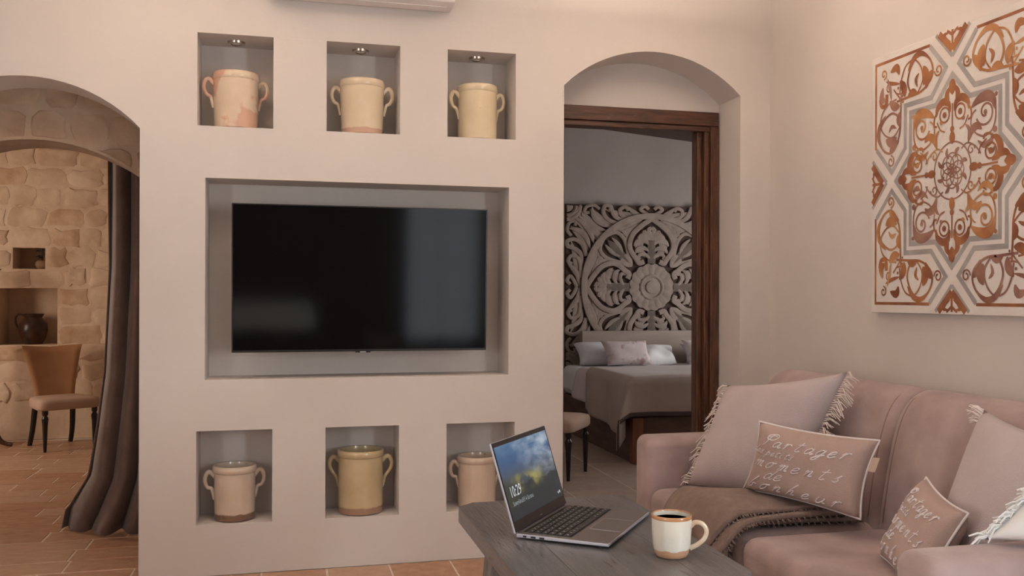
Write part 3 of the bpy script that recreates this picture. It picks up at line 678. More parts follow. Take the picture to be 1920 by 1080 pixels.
pm = MB(); blob(pm, circ((0, 0), 0.062, 24), lambda x, y, h: ID(x, y, h + 0.024), 0.018, True, 0.008); pm.build('boss', M['carved'], hb, smooth=50)
petal = [([(0.085, 0.262), (0.135, 0.245), (0.165, 0.285), (0.222, 0.36), (0.240, 0.44), (0.20, 0.545), (0.10, 0.635), (0.0, 0.70)], 0.05, 'none'),
         ([(0.0, 0.24), (0.0, 0.36), (0.0, 0.48)], 0.075, 'none'),
         ([(0.02, 0.30), (0.07, 0.335), (0.125, 0.33), (0.145, 0.295), (0.12, 0.285)], 0.03, 'none'),
         ([(0.02, 0.36), (0.08, 0.40), (0.15, 0.385), (0.175, 0.34)], 0.04, 'leaf'),
         ([(0.01, 0.42), (0.07, 0.475), (0.15, 0.465), (0.19, 0.42)], 0.05, 'leaf'),
         ([(0.0, 0.46), (0.055, 0.515), (0.105, 0.525), (0.15, 0.50)], 0.045, 'leaf'),
         ([(0.0, 0.47), (0.04, 0.54), (0.085, 0.565), (0.075, 0.53)], 0.035, 'both'),
         ([(0.0, 0.50), (0.02, 0.56), (0.03, 0.59), (0.0, 0.605)], 0.035, 'none')]
diag = [([(0.245, 0.285), (0.265, 0.40), (0.305, 0.50), (0.385, 0.555), (0.50, 0.515)], 0.036, 'none'),
        ([(0.23, 0.23), (0.31, 0.31), (0.40, 0.40), (0.47, 0.47)], 0.085, 'leaf'),
        ([(0.30, 0.30), (0.35, 0.42), (0.43, 0.50)], 0.04, 'leaf'),
        ([(0.21, 0.21), (0.25, 0.29), (0.31, 0.33)], 0.06, 'leaf'),
        ([(0.13, 0.64), (0.20, 0.61), (0.26, 0.54), (0.27, 0.47)], 0.045, 'leaf'),
        ([(0.10, 0.685), (0.21, 0.655), (0.30, 0.61), (0.40, 0.585)], 0.05, 'leaf'),
        ([(0.22, 0.60), (0.275, 0.585), (0.30, 0.55), (0.27, 0.53), (0.25, 0.555)], 0.026, 'none'),
        ([(0.30, 0.60), (0.36, 0.615), (0.42, 0.59), (0.49, 0.55)], 0.04, 'leaf'),
        ([(0.245, 0.50), (0.29, 0.56), (0.36, 0.58)], 0.03, 'leaf')]
lowfill = [([(0.03, 0.30), (0.13, 0.39), (0.11, 0.50), (0.03, 0.60)], 0.09, 'leaf'), ([(0.10, 0.68), (0.22, 0.60), (0.34, 0.60), (0.47, 0.53)], 0.07, 'leaf'),
           ([(0.24, 0.34), (0.27, 0.46), (0.26, 0.58)], 0.05, 'leaf'), ([(0.29, 0.33), (0.36, 0.37), (0.46, 0.43)], 0.05, 'leaf')]
for T in D8:
    mp = hmap(T)
    a = MB(); [ribbon(a, p, w * (1.0 if i == 0 else 1.15), mp, HH + (0.010 if i == 0 else 0), 0.006, 5, tp) for i, (p, w, tp) in enumerate(petal)]; a.build('carved_petal', M['carved'], hb, smooth=50)
    a = MB(); [ribbon(a, p, w * 1.05, mp, HH - 0.003, 0.006, 5, tp) for p, w, tp in diag]; a.build('carved_leafwork', M['carved'], hb, smooth=50)
    a = MB(); [ribbon(a, p, w, mp, HH * 0.55, 0.006, 5, tp) for p, w, tp in lowfill]; a.build('carved_leaf', M['carved'], hb, smooth=50)
def corner(sx, sy, sw):                     # scrollwork between ring and frame; sw swaps the axes
    T = (sx, 0, 0, sy) if not sw else (0, sx, sy, 0)
    ky = 0.93 if not sw else 1.0
    g = lambda a, b, h: hmap(T)(a, b * (0.915 if not sw else 1.0), h) if not sw else hmap(T)(a * 0.915, b, h)
    S = [([(0.0, 0.80), (0.07, 0.83), (0.12, 0.87), (0.07, 0.90), (0.03, 0.87)], 0.036, 'none'),
         ([(0.0, 0.77), (0.12, 0.79), (0.20, 0.84), (0.27, 0.90)], 0.055, 'leaf'),
         ([(0.10, 0.77), (0.22, 0.76), (0.32, 0.79), (0.34, 0.86), (0.28, 0.89), (0.25, 0.85)], 0.038, 'none'),
         ([(0.24, 0.74), (0.36, 0.76), (0.42, 0.83), (0.43, 0.91)], 0.05, 'leaf'),
         ([(0.34, 0.70), (0.46, 0.74), (0.52, 0.82), (0.50, 0.90), (0.44, 0.89), (0.45, 0.84)], 0.042, 'none'),
         ([(0.42, 0.66), (0.54, 0.70), (0.62, 0.78), (0.64, 0.88)], 0.06, 'leaf'),
         ([(0.48, 0.62), (0.60, 0.66), (0.70, 0.73), (0.75, 0.82)], 0.06, 'leaf'),
         ([(0.56, 0.86), (0.62, 0.90), (0.70, 0.88), (0.72, 0.82), (0.67, 0.82)], 0.032, 'none'),
         ([(0.54, 0.56), (0.64, 0.62), (0.74, 0.68)], 0.07, 'leaf'),
         ([(0.50, 0.54), (0.64, 0.64), (0.80, 0.80)], 0.05, 'leaf'),
         ([(0.76, 0.90), (0.80, 0.84), (0.86, 0.78)], 0.03, 'both')]
    S2 = [([(0.05, 0.79), (0.20, 0.80), (0.36, 0.82), (0.50, 0.86)], 0.06, 'leaf'), ([(0.40, 0.68), (0.56, 0.76), (0.66, 0.86)], 0.08, 'leaf'), ([(0.52, 0.58), (0.66, 0.70), (0.80, 0.86)], 0.10, 'leaf'), ([(0.60, 0.60), (0.72, 0.74), (0.86, 0.84)], 0.06, 'leaf')]
    a = MB(); [ribbon(a, p, w * 1.0, g, HH - 0.002, 0.007, 5, tp) for p, w, tp in S]; [ribbon(a, p, w, g, HH * 0.55, 0.006, 5, tp) for p, w, tp in S2]
    a.build('carved_scroll', M['carved'], hb, smooth=50)
for sx in (-1, 1):
    for sy in (-1, 1):
        corner(sx, sy, False); corner(sx, sy, True)
        c = MB(); cx, cy = 0.905 * sx, 0.815 * sy
        for r_, w_ in ((0.03, 0.07), (0.095, 0.03), (0.14, 0.036)):
            a0 = math.degrees(math.atan2(-sy, -sx)); ribbon(c, arc2((cx, cy), r_, a0 - 45, a0 + 45, 12), w_, ID, HH, 0.008, smooth=False)
        c.build('corner_fan', M['carved'], hb, smooth=50)
hp = MB().box(2.865, 4.435, 8.665, 8.735, 0.40, 0.965).build('headboard_panel', M['headpanel'], bevel=0.006)
tag(hp, 'plain whitewashed wooden board in front of the carved panel at the bed head', 'headboard')

# ================================================================== CUSHIONS
def cushion_surface(TL, TR, BR, BL, thick, pinch):
    TL, TR, BR, BL = map(Vector, (TL, TR, BR, BL))
    N = (TR - TL).cross(BL - TL).normalized()
    C = (TL + TR + BR + BL) / 4
    if N.dot(Vector((0, 0, CAM_H)) - C) < 0: N = -N
    U, V = ((TR - TL) + (BR - BL)) / 2, ((TL - BL) + (TR - BR)) / 2
    def S(u, v, side):
        a, b = 2 * u - 1, 2 * v - 1
        p = BL * ((1 - u) * (1 - v)) + BR * (u * (1 - v)) + TL * ((1 - u) * v) + TR * (u * v)
        p = p - U * (pinch * a * (1 - b * b)) - V * (pinch * b * (1 - a * a))
        e = max(0.0, (1 - a ** 4)) ** 0.55 * max(0.0, (1 - b ** 4)) ** 0.55
        return p + N * (side * thick * 0.5 * e)
    return S, N
def cushion(name, label, cat, TL, TR, BR, BL, thick, m, grp=None, pinch=0.035, pipe=None, base=None, wr=0.0):
    S, N = cushion_surface(TL, TR, BR, BL, thick, pinch)
    pts = [Vector(p) for p in (TL, TR, BR, BL)]
    c = sum(pts, Vector()) / 4; c.z = min(p.z for p in pts)
    t = thing(name, label, cat, c, 0, grp)
    r_ = random.Random(len(label)); k1, k2 = r_.uniform(0, 6), r_.uniform(0, 6)
    def fr(s):
        def f(u, v):
            p = S(u, v, s)
            if wr: p = p + N * (s * wr * sin(u * 9 + k1 + 3 * v) * sin(v * 7 + k2) * min(1, 8 * u * (1 - u)) * min(1, 8 * v * (1 - v)))
            return p
        return f
    mb = MB(); mb.grid(fr(1), 26, 22); mb.grid(fr(-1), 26, 22, flip=True)
    mb.build('cover', m, t, smooth=180, weld=True)
    if pipe:
        loop = [(k / 24, 0) for k in range(24)] + [(1, k / 24) for k in range(24)] + [(1 - k / 24, 1) for k in range(24)] + [(0, 1 - k / 24) for k in range(25)]
        MB().tube([S(u, v, 0) for u, v in loop], 0.0042, 6).build('piping', pipe, t, smooth=180)
    return t, S, N
def fringe(t, S, N, edge, m, length, count, seed, rad=0.0022):
    r_ = random.Random(seed); mb = MB()
    for k in range(count):
        q = (k + 0.5) / count
        u, v = {'L': (0, q), 'R': (1, q), 'T': (q, 1)}[edge]
        p = S(u, v, 0); o = S(0.5, 0.5, 0); out = (p - S(0.5, v, 0)).normalized() if edge in 'LR' else (p - S(u, 0.5, 0)).normalized()
        l = length * r_.uniform(0.65, 1.2)
        sdv = Vector((r_.uniform(-1, 1), r_.uniform(-1, 1), r_.uniform(-0.9, 0.2))) * 0.45
        a = p + out * l * 0.5 + sdv * l * 0.2 + N * r_.uniform(0, 0.01); b = p + (out + sdv).normalized() * l - Vector((0, 0, l * 0.35))
        for j in range(2):
            jj = Vector((r_.uniform(-1, 1), r_.uniform(-1, 1), r_.uniform(-1, 1))) * 0.006
            mb.tube([p, a + jj, b + jj * 2], [rad, rad * 1.1, rad * 0.8], 4)
    o = mb.build('fringe', m, t, smooth=60); o['kind'] = 'stuff'; return o

# --- bed pillows
def pillow(name, label, X0, X1, z0, z1, Y, lean, th, m, grp, twist=0.0, wr=0.004):
    return cushion(name, label, 'pillow', (X0 - twist, Y + lean, z1), (X1 - twist, Y + lean, z1), (X1, Y, z0), (X0, Y, z0), th, m, grp, 0.05, wr=wr)
pillow('bed_pillow', 'white sleeping pillow leaning at the left end of the bed head', 2.74, 3.26, 0.655, 0.85, 8.36, 0.22, 0.15, M['sheet'], 'white pillows on the bed', wr=0.008)
pillow('bed_pillow', 'crumpled white pillow in the middle of the bed head', 3.33, 3.72, 0.66, 0.81, 8.30, 0.24, 0.14, M['white_cloth'], 'white pillows on the bed', -0.05, wr=0.014)
pillow('bed_pillow', 'white pillow behind the right floral cushion on the bed', 3.86, 4.45, 0.655, 0.835, 8.40, 0.16, 0.13, M['sheet'], 'white pillows on the bed')
pillow('floral_cushion', 'pale floral cushion with pink flowers leaning at the left of the bed head', 2.965, 3.435, 0.655, 0.885, 8.20, 0.13, 0.12, M['floral'], 'floral cushions on the bed', 0.03)
pillow('floral_cushion', 'pale floral cushion cut off by the door post on the bed', 3.80, 4.27, 0.655, 0.885, 8.20, 0.13, 0.12, M['floral'], 'floral cushions on the bed', 0.03)

# ================================================================== SOFA
so = thing('sofa', 'dusty pink velvet sofa along the right-hand wall', 'sofa', (2.05, 3.02, 0))
MB().box(1.62, 2.50, 2.03, 4.05, 0.07, 0.34).build('base', M['sofa'], so, bevel=0.03, segs=4)
for y0, y1, zt in ((2.0, 2.175, 0.635), (3.885, 4.06, 0.668)):
    MB().box(1.60, 2.48, y0, y1, 0.07, zt).build('arm', M['sofa'], so, bevel=0.045, segs=6)
for y0, y1 in ((2.18, 3.03), (3.03, 3.88)):
    o = MB().box(1.595, 2.22, y0 + 0.004, y1 - 0.004, 0.30, 0.45).build('seat_cushion', M['sofa'], so, bevel=0.055, segs=6)
def backpart(y0, y1):
    prof = [(2.16, 0.34), (2.165, 0.45), (2.185, 0.60), (2.215, 0.75), (2.25, 0.86), (2.30, 0.93), (2.37, 0.962), (2.44, 0.95), (2.49, 0.905), (2.515, 0.82), (2.52, 0.60), (2.52, 0.30)]
    P = catmull([(x, 0, z) for x, z in prof], 4); n = len(P) - 1
    def f(u, v):
        p = P[min(int(round(u * n)), n)]; e = min(v, 1 - v) * (y1 - y0); k = 0
        if e < 0.045: k = (1 - math.sqrt(max(0, 1 - (1 - e / 0.045) ** 2))) * 0.034
        c = Vector((2.40, 0, 0.62)); d = Vector((c.x - p.x, 0, c.z - p.z)); d = d.normalized() if d.length else d
        q = Vector((p.x, 0, p.z)) + d * k
        bulge = 0.018 * sin(pi * v) * (1 if u < 0.5 else 0)
        return Vector((q.x - bulge, y0 + (y1 - y0) * v, q.z))
    mb = MB(); vals = [0, .004, .012, .025, .04, .06, .08, .12, .2, .3, .4, .5, .6, .7, .8, .88, .92, .94, .96, .975, .988, .996, 1]
    m_ = len(vals) - 1
    mb.grid(lambda u, v: f(u, vals[int(round(v * m_))]), n, m_)
    for v in (0, 1):
        mb.add([f(i / n, v) for i in range(n + 1)], [tuple(range(n + 1))])
    return mb
bc1 = backpart(2.03, 3.03).build('back_cushion', M['sofa'], so, smooth=60, weld=True)
bc2 = backpart(3.03, 4.03).build('back_cushion', M['sofa'], so, smooth=60, weld=True)
for y, bc in ((2.985, bc1), (3.075, bc2)):
    P = catmull([(x - 0.0015, y, z + 0.001) for x, z in [(2.165, 0.47), (2.185, 0.60), (2.215, 0.75), (2.25, 0.86), (2.30, 0.928), (2.37, 0.955)]], 5)
    MB().tube(P, 0.0026, 6).build('seam', M['piping_d'], bc, smooth=60)
for x in (1.68, 2.42):
    for y in (2.08, 3.98): MB().lathe([(0.02, 0), (0.028, 0.075)], 14, (x, y, 0)).build('foot', M['black'], so, smooth=50)

# --- throw blanket on the seat
th = thing('throw_blanket', 'folded brown wool throw with frayed edges draped over the sofa seat', 'blanket', (1.8, 3.3, 0.45))
def throw(yn, yf, dz, dr, seed):
    path = [(2.12, 0.458 + dz), (1.95, 0.462 + dz), (1.80, 0.462 + dz), (1.68, 0.460 + dz), (1.615, 0.447 + dz), (1.578 - dz, 0.405), (1.572 - dz, 0.34), (1.575 - dz, dr)]
    P = catmull([(x, 0, z) for x, z in path], 6); n = len(P) - 1
    def f(u, v):
        p = P[min(int(round(u * n)), n)]; s = u
        ya = yn + 0.02 * sin(s * 5 + seed) + 0.03 * (s ** 3); yb = yf + 0.20 * math.exp(-((s - 0.60) / 0.22) ** 2) * 0.9 - 0.05 * s
        z = p.z + (0.008 * sin(v * 6 + s * 4 + seed) * (1 if s < 0.6 else 0) + 0.006 * sin(v * 13 + seed)) * min(1, 6 * v * (1 - v) + 0.3)
        return Vector((p.x - (0.012 * sin(v * 7 + seed) if s > 0.72 else 0), ya + (yb - ya) * v, z))
    return f, n
for i, (yn, yf, dz, dr) in enumerate(((3.045, 3.40, 0.004, 0.24), (3.03, 3.41, 0.026, 0.22), (3.085, 3.42, 0.050, 0.20))):
    f, n = throw(yn, yf, dz, dr, i * 1.3)
    mb = MB(); mb.grid(f, n, 24); o = mb.build('fold', M['throw'], th, smooth=180)
    s = o.modifiers.new('thick', 'SOLIDIFY'); s.thickness = 0.016; s.offset = 1
    fm = MB(); r_ = random.Random(i)
    for k in range(220):
        u = r_.random(); p = f(round(u * n) / n, 0); d = Vector((r_.uniform(-0.3, 0.3), -1, r_.uniform(-0.6, 0.3))).normalized()
        fm.tube([p + Vector((0, 0.004, 0.004)), p + d * r_.uniform(0.008, 0.022)], [0.0016, 0.001], 3)
    fo = fm.build('frayed_edge', M['throw'], th); fo['kind'] = 'stuff'

# --- sofa cushions
C1 = dict(TL=at_x(1364, 722, 1.965), TR=at_x(1590, 697, 2.18), BR=(1.99, 3.32, 0.458), BL=at_x(1290, 908, 1.765))
t, S, N = cushion('fringed_cushion', 'large mauve cushion with cream fringes leaning in the far sofa corner', 'cushion', **C1, thick=0.17, m=M['linen'], grp='mauve fringed cushions', wr=0.004)
fringe(t, S, N, 'L', M['fringe'], 0.055, 46, 3); fringe(t, S, N, 'R', M['fringe'], 0.060, 60, 4)
GLY = {
 'P': [[(.45, 1.95), (.35, 1.2), (.2, .3), (.0, -.05)], [(.3, 1.0), (.0, 1.3), (.05, 1.75), (.6, 2.05), (1.15, 1.9), (1.15, 1.4), (.75, 1.05), (.35, 1.1)], [(.15, 1.45), (.6, 1.85), (1.0, 1.75)]],
 'a': [[(.7, .85), (.4, 1), (.05, .6), (.1, .1), (.4, 0), (.68, .4), (.78, 1), (.72, .3), (.85, 0), (1.05, .2)]],
 'r': [[(0, .6), (.22, 1.02), (.2, .5), (.12, 0)], [(.2, .55), (.42, .95), (.68, .98), (.75, .78)]],
 't': [[(.45, 1.7), (.28, .7), (.25, .1), (.5, 0), (.75, .2)], [(0, 1.15), (.8, 1.3)]],
 'g': [[(.7, .85), (.4, 1), (.05, .6), (.1, .1), (.4, 0), (.68, .4), (.78, 1), (.65, 0), (.45, -.7), (.1, -.8), (0, -.5), (.4, -.1), (1.05, .25)]],
 'e': [[(.05, .42), (.5, .55), (.66, .82), (.45, 1), (.12, .7), (.1, .2), (.4, 0), (.85, .28)]],
 'd': [[(.7, .85), (.4, 1), (.05, .6), (.1, .1), (.4, 0), (.68, .4)], [(1.0, 1.95), (.75, .9), (.7, .25), (.82, 0), (1.05, .2)]],
 's': [[(0, .15), (.3, .0), (.52, .25), (.35, .6), (.5, 1.05)], [(.1, .5), (.5, 1.05)]],
 'p': [[(.2, 1.3), (.1, .3), (-.1, -.9)], [(.12, .6), (.42, 1), (.7, .75), (.55, .1), (.15, .05)]],
 'i': [[(.2, 1), (.12, .2), (.28, 0), (.5, .2)], [(.3, 1.45), (.33, 1.55)]],
 'm': [[(-.05, .7), (.15, 1), (.1, 0)], [(.13, .5), (.4, 1), (.5, .8), (.42, 0)], [(.45, .5), (.75, 1), (.85, .8), (.8, .1), (1.1, .15)]],
 'n': [[(-.05, .7), (.15, 1), (.1, 0)], [(.13, .5), (.48, 1), (.6, .8), (.55, .1), (.9, .2)]],
 'o': [[(.5, 1), (.12, .8), (.05, .3), (.3, 0), (.62, .3), (.66, .8), (.45, 1.0), (.75, .95), (.95, 1.05)]],
 'b': [[(.25, 1.2), (.55, 1.95), (.45, 2.05), (.22, 1.2), (.08, .25), (.3, 0), (.58, .35), (.45, .75), (.85, .7)]],
 'h': [[(.2, 1.2), (.55, 1.95), (.45, 2.05), (.2, 1.1), (.05, 0)], [(.1, .5), (.42, 1), (.55, .8), (.5, .1), (.85, .2)]],
 'u': [[(.1, 1), (.05, .3), (.25, 0), (.6, .4), (.72, 1), (.68, .2), (1.0, .15)]]}
TEXT = [('Partager', 0.12, 0.745, 0.072, 0.098), ('des', 0.01, 0.625, 0.042, 0.048), ('petits', 0.17, 0.612, 0.042, 0.045), ('moments', 0.07, 0.43, 0.080, 0.122), ('de', 0.205, 0.27, 0.078, 0.092), ('bonheur', 0.055, 0.095, 0.078, 0.126)]
def embroider(t, S, N, rad=0.0031):
    cover = next(c for c in t.children if c.name.startswith('cover'))
    for word, u0, v0, h, adv in TEXT:
        for i, ch in enumerate(word):
            mb = MB()
            for st in GLY[ch]:
                P = [(u0 + i * adv + (p[0] * 1.0 + p[1] * 0.42) * h, v0 + p[1] * h * 1.15) for p in st]
                P = catmull([(a, b, 0) for a, b in P], 4) if len(P) > 2 else [Vector((a, b, 0)) for a, b in P]
                mb.tube([S(min(max(p.x, 0.004), 0.99), min(max(p.y, 0.004), 0.99), 1) + N * 0.001 for p in P], rad * (0.72 if h < 0.055 else 1), 5, 0.6)
            mb.build('letter', M['thread'], cover, smooth=180)
C2 = dict(TL=at_x(1424, 790, 1.84), TR=at_x(1650, 826, 2.06), BR=at_x(1614, 974, 1.985), BL=at_x(1394, 916, 1.815))
t, S, N = cushion('embroidered_cushion', 'rose-brown cushion embroidered with white handwriting, leaning in the middle of the sofa', 'cushion', **C2, thick=0.13, m=M['rose'], grp='embroidered cushions', pinch=0.042, pipe=M['thread'], wr=0.002)
embroider(t, S, N)
g0 = S(1, 0.78, 0); g1 = S(1, 0.60, 0); od = (S(1, 0.7, 0) - S(0.9, 0.7, 0)).normalized() * 0.032
MB().add([g0, g1, g1 + od, g0 + od, g0 + N * 0.002, g1 + N * 0.002, g1 + od + N * 0.002, g0 + od + N * 0.002], [(0, 1, 2, 3), (4, 5, 6, 7), (0, 1, 5, 4), (1, 2, 6, 5), (2, 3, 7, 6), (3, 0, 4, 7)]).build('cloth_tag', M['tag'], t)
C3 = dict(TL=at_x(1845, 768, 2.19), TR=(2.16, 2.10, 0.90), BR=(2.0, 2.23, 0.455), BL=(2.03, 2.55, 0.455))
t, S, N = cushion('fringed_cushion', 'large mauve fringed cushion leaning in the near corner of the sofa at the right edge', 'cushion', **C3, thick=0.15, m=M['linen'], grp='mauve fringed cushions', wr=0.004)
r_ = random.Random(8); fm = MB()
for k in range(26):
    p = S(0.0, 1.0 - 0.10 * r_.random(), 0); d = Vector((-0.3, 0.8, r_.uniform(-0.6, 0.7))).normalized(); q = p + d * r_.uniform(0.03, 0.055)
    fm.tube([p, (p + q) / 2 + Vector((r_.uniform(-.006, .006), 0, .006)), q], 0.0022, 4)
fm.build('fringe', M['fringe'], t)['kind'] = 'stuff'
C4 = dict(TL=at_x(1737, 895, 2.04), TR=at_x(1816, 963, 1.93), BR=(1.79, 2.31, 0.42), BL=at_x(1652, 1042, 1.925))
t, S, N = cushion('embroidered_cushion', 'small rose-brown embroidered cushion tilted against the near sofa arm', 'cushion', **C4, thick=0.12, m=M['rose'], grp='embroidered cushions', pinch=0.05, pipe=M['thread'])
embroider(t, S, N, 0.0028)
g0 = S(1, 0.55, 0); g1 = S(1, 0.25, 0); od = Vector((0.04, -0.02, -0.012))
MB().add([g0, g1, g1 + od, g0 + od, g0 + N * 0.002, g1 + N * 0.002, g1 + od + N * 0.002, g0 + od + N * 0.002], [(0, 1, 2, 3), (4, 5, 6, 7), (0, 1, 5, 4), (1, 2, 6, 5), (2, 3, 7, 6), (3, 0, 4, 7)]).build('cloth_tag', M['tag'], t)
C5 = dict(TL=(2.01, 2.07, 0.83), TR=(2.22, 1.90, 0.81), BR=(2.10, 1.93, 0.655), BL=(1.87, 2.14, 0.645))
t, S, N = cushion('white_cushion', 'white cushion with a fluffy fringe on the near sofa arm, at the right edge', 'cushion', **C5, thick=0.08, m=M['white_cloth'])
fringe(t, S, N, 'L', M['white_cloth'], 0.035, 40, 12, 0.003)

# ================================================================== COFFEE TABLE
TZ = 0.65
ct = thing('coffee_table', 'rustic grey painted wooden coffee table with splayed legs', 'table', (0.81, 2.43, 0))
X0, X1, Y0, Y1 = 0.533, 1.097, 1.978, 2.885; npl = 4
for k in range(npl):
    a, b = X0 + (X1 - X0) * k / npl, X0 + (X1 - X0) * (k + 1) / npl
    pl = MB(); g = 0.0002
    c0 = 0.045 if k == 0 else 0; c1 = 0.03 if k == npl - 1 else 0
    poly = [(a + g, Y0 + c0 * 0.6), (a + g + c0 * 0.6, Y0)] if c0 else [(a + g, Y0)]
    poly += [(b - g - c1, Y0), (b - g, Y0 + c1)] if c1 else [(b - g, Y0)]
    poly += [(b - g, Y1 - c1 * 0.8), (b - g - c1, Y1)] if c1 else [(b - g, Y1)]
    poly += [(a + g + c0 * 1.2, Y1), (a + g, Y1 - c0)] if c0 else [(a + g, Y1)]
    prism(pl, poly, TZ - 0.05, TZ); pl.build('plank', M['tablepaint'], ct, bevel=0.0016, segs=2)
MB().box(X0 + 0.10, X1 - 0.10, Y0 + 0.14, Y0 + 0.20, TZ - 0.09, TZ - 0.051).build('batten', M['legwood'], ct)
MB().box(X0 + 0.10, X1 - 0.10, Y1 - 0.20, Y1 - 0.14, TZ - 0.09, TZ - 0.051).build('batten', M['legwood'], ct)
for sx in (-1, 1):
    for sy in (-1, 1):
        tx, ty = (X0 + X1) / 2 + sx * 0.165, (Y0 + Y1) / 2 + sy * 0.29; bx_, by_ = tx + sx * 0.06, ty + sy * 0.05
        lgm = MB(); w1, w0 = 0.042, 0.030
        lgm.add([(bx_ + a * w0, by_ + b * w0, 0) for a, b in ((-1, -1), (1, -1), (1, 1), (-1, 1))] + [(tx + a * w1, ty + b * w1, TZ - 0.051) for a, b in ((-1, -1), (1, -1), (1, 1), (-1, 1))],
                [(0, 1, 2, 3), (4, 5, 6, 7), (0, 1, 5, 4), (1, 2, 6, 5), (2, 3, 7, 6), (3, 0, 4, 7)])
        lgm.build('leg', M['legwood'], ct, bevel=0.006)

# ================================================================== LAPTOP
LH_, LW_ = Vector((0.615, 2.424, TZ)), 0.397
wx = Vector((0.6117, 0.7911, 0)); dx = Vector((0.7911, -0.6117, 0)); LD = 0.263; BT = 0.0145
lp = thing('laptop', 'open slim grey laptop showing a lock screen on the coffee table', 'laptop', LH_ + wx * LW_ / 2 + dx * LD / 2)
def LB(a, b, z): return LH_ + wx * a + dx * b + Vector((0, 0, z))
def lbox(mb, a0, a1, b0, b1, z0, z1, fn=LB):
    cs = [fn(a, b, z) for z in (z0, z1) for b in (b0, b1) for a in (a0, a1)]
    return mb.add(cs, [(0, 2, 3, 1), (4, 5, 7, 6), (0, 1, 5, 4), (2, 6, 7, 3), (0, 4, 6, 2), (1, 3, 7, 5)])
dk = MB(); dk.add([LB(0, 0, 0.004), LB(LW_, 0, 0.004), LB(LW_, LD, 0.007), LB(0, LD, 0.007), LB(0, 0, BT), LB(LW_, 0, BT), LB(LW_, LD, BT), LB(0, LD, BT)],
                  [(0, 3, 2, 1), (4, 5, 6, 7), (0, 1, 5, 4), (1, 2, 6, 5), (2, 3, 7, 6), (3, 0, 4, 7)])
base = dk.build('base', M['alu_edge'], lp, bevel=0.0015)
lbox(MB(), 0.003, LW_ - 0.003, 0.003, LD - 0.003, BT - 0.0005, BT + 0.0006).build('deck', M['alu'], base)
for a, b in ((0.03, 0.03), (LW_ - 0.03, 0.03), (0.03, LD - 0.03), (LW_ - 0.03, LD - 0.03)):
    lbox(MB(), a - 0.012, a + 0.012, b - 0.006, b + 0.006, 0, 0.0075).build('rubber_foot', M['port'], base)
for b0, b1 in ((0.020, 0.030), (0.043, 0.057), (0.068, 0.082)):
    lbox(MB(), -0.0006, 0.004, b0, b1, 0.0065, 0.0115).build('port', M['port'], base)
kw = lbox(MB(), 0.022, LW_ - 0.022, 0.026, 0.152, BT, BT + 0.0012).build('key_well', M['bezel'], base)
lbox(MB(), 0.022, LW_ - 0.022, 0.012, 0.0205, BT, BT + 0.0014).build('speaker_strip', M['bezel'], base)
rows = [(15, 0.026, 0.014), (15, 0.042, 0.019), (14, 0.063, 0.019), (13, 0.084, 0.019), (12, 0.105, 0.019), (0, 0.126, 0.022)]
legend = MB()
for n_, b0, hgt in rows:
    aw = LW_ - 0.048
    if n_: xs = [(0.024 + aw * k / n_, 0.024 + aw * (k + 1) / n_) for k in range(n_)]
    else: xs = [(0.024 + aw * p, 0.024 + aw * q) for p, q in ((0, .075), (.075, .145), (.145, .215), (.215, .285), (.285, .66), (.66, .73), (.73, .80), (.80, .868), (.868, .934), (.934, 1))]
    for a0, a1 in xs:
        lbox(MB(), a0 + 0.0012, a1 - 0.0012, b0 + 0.0012, b0 + hgt - 0.0008, BT + 0.001, BT + 0.0028).build('key', M['key'], base)
        if a1 - a0 < 0.1:
            c = (a0 + a1) / 2; lbox(legend, c - 0.0024, c + 0.0016, b0 + hgt * 0.36, b0 + hgt * 0.56, BT + 0.0028, BT + 0.003)
legend.build('key_legend', M['keymark'], base)
tp = MB(); lbox(tp, 0.132, 0.264, 0.166, 0.252, BT, BT + 0.0009)
tp.build('touchpad', M['alu'], base)
tl = MB()
for a0, a1, b0, b1 in ((0.1312, 0.132, 0.166, 0.252), (0.264, 0.2652, 0.166, 0.252), (0.1312, 0.2652, 0.1652, 0.166)): lbox(tl, a0, a1, b0, b1, BT, BT + 0.0011)
tl.build('touchpad_edge', M['alu_edge'], base)
lbox(MB(), LW_ - 0.07, LW_ - 0.066, LD - 0.0005, LD + 0.0006, 0.009, 0.012).build('status_lamp', M['thread'], base)
tlt = R(17.5); LL = 0.252; up = -dx * sin(tlt) + Vector((0, 0, cos(tlt))); nf = dx * cos(tlt) + Vector((0, 0, sin(tlt)))
LO = LH_ + Vector((0, 0, BT - 0.001)) - dx * 0.002
def LL_(a, b, z): return LO + wx * a + up * b + nf * z
lbox(MB(), 0, LW_, 0, LL, -0.006, 0.0, LL_).build('lid', M['alu_edge'], lp, bevel=0.0015)
lid = next(c for c in lp.children if c.name.startswith('lid'))
lbox(MB(), 0.0015, LW_ - 0.0015, 0.002, LL - 0.0015, -0.001, 0.0006, LL_).build('bezel', M['bezel'], lid)
lbox(MB(), 0.02, LW_ - 0.02, -0.006, 0.004, -0.008, 0.002, LL_).build('hinge', M['port'], lp)
SX0, SX1, SZ0, SZ1 = 0.0085, LW_ - 0.0085, 0.030, LL - 0.014
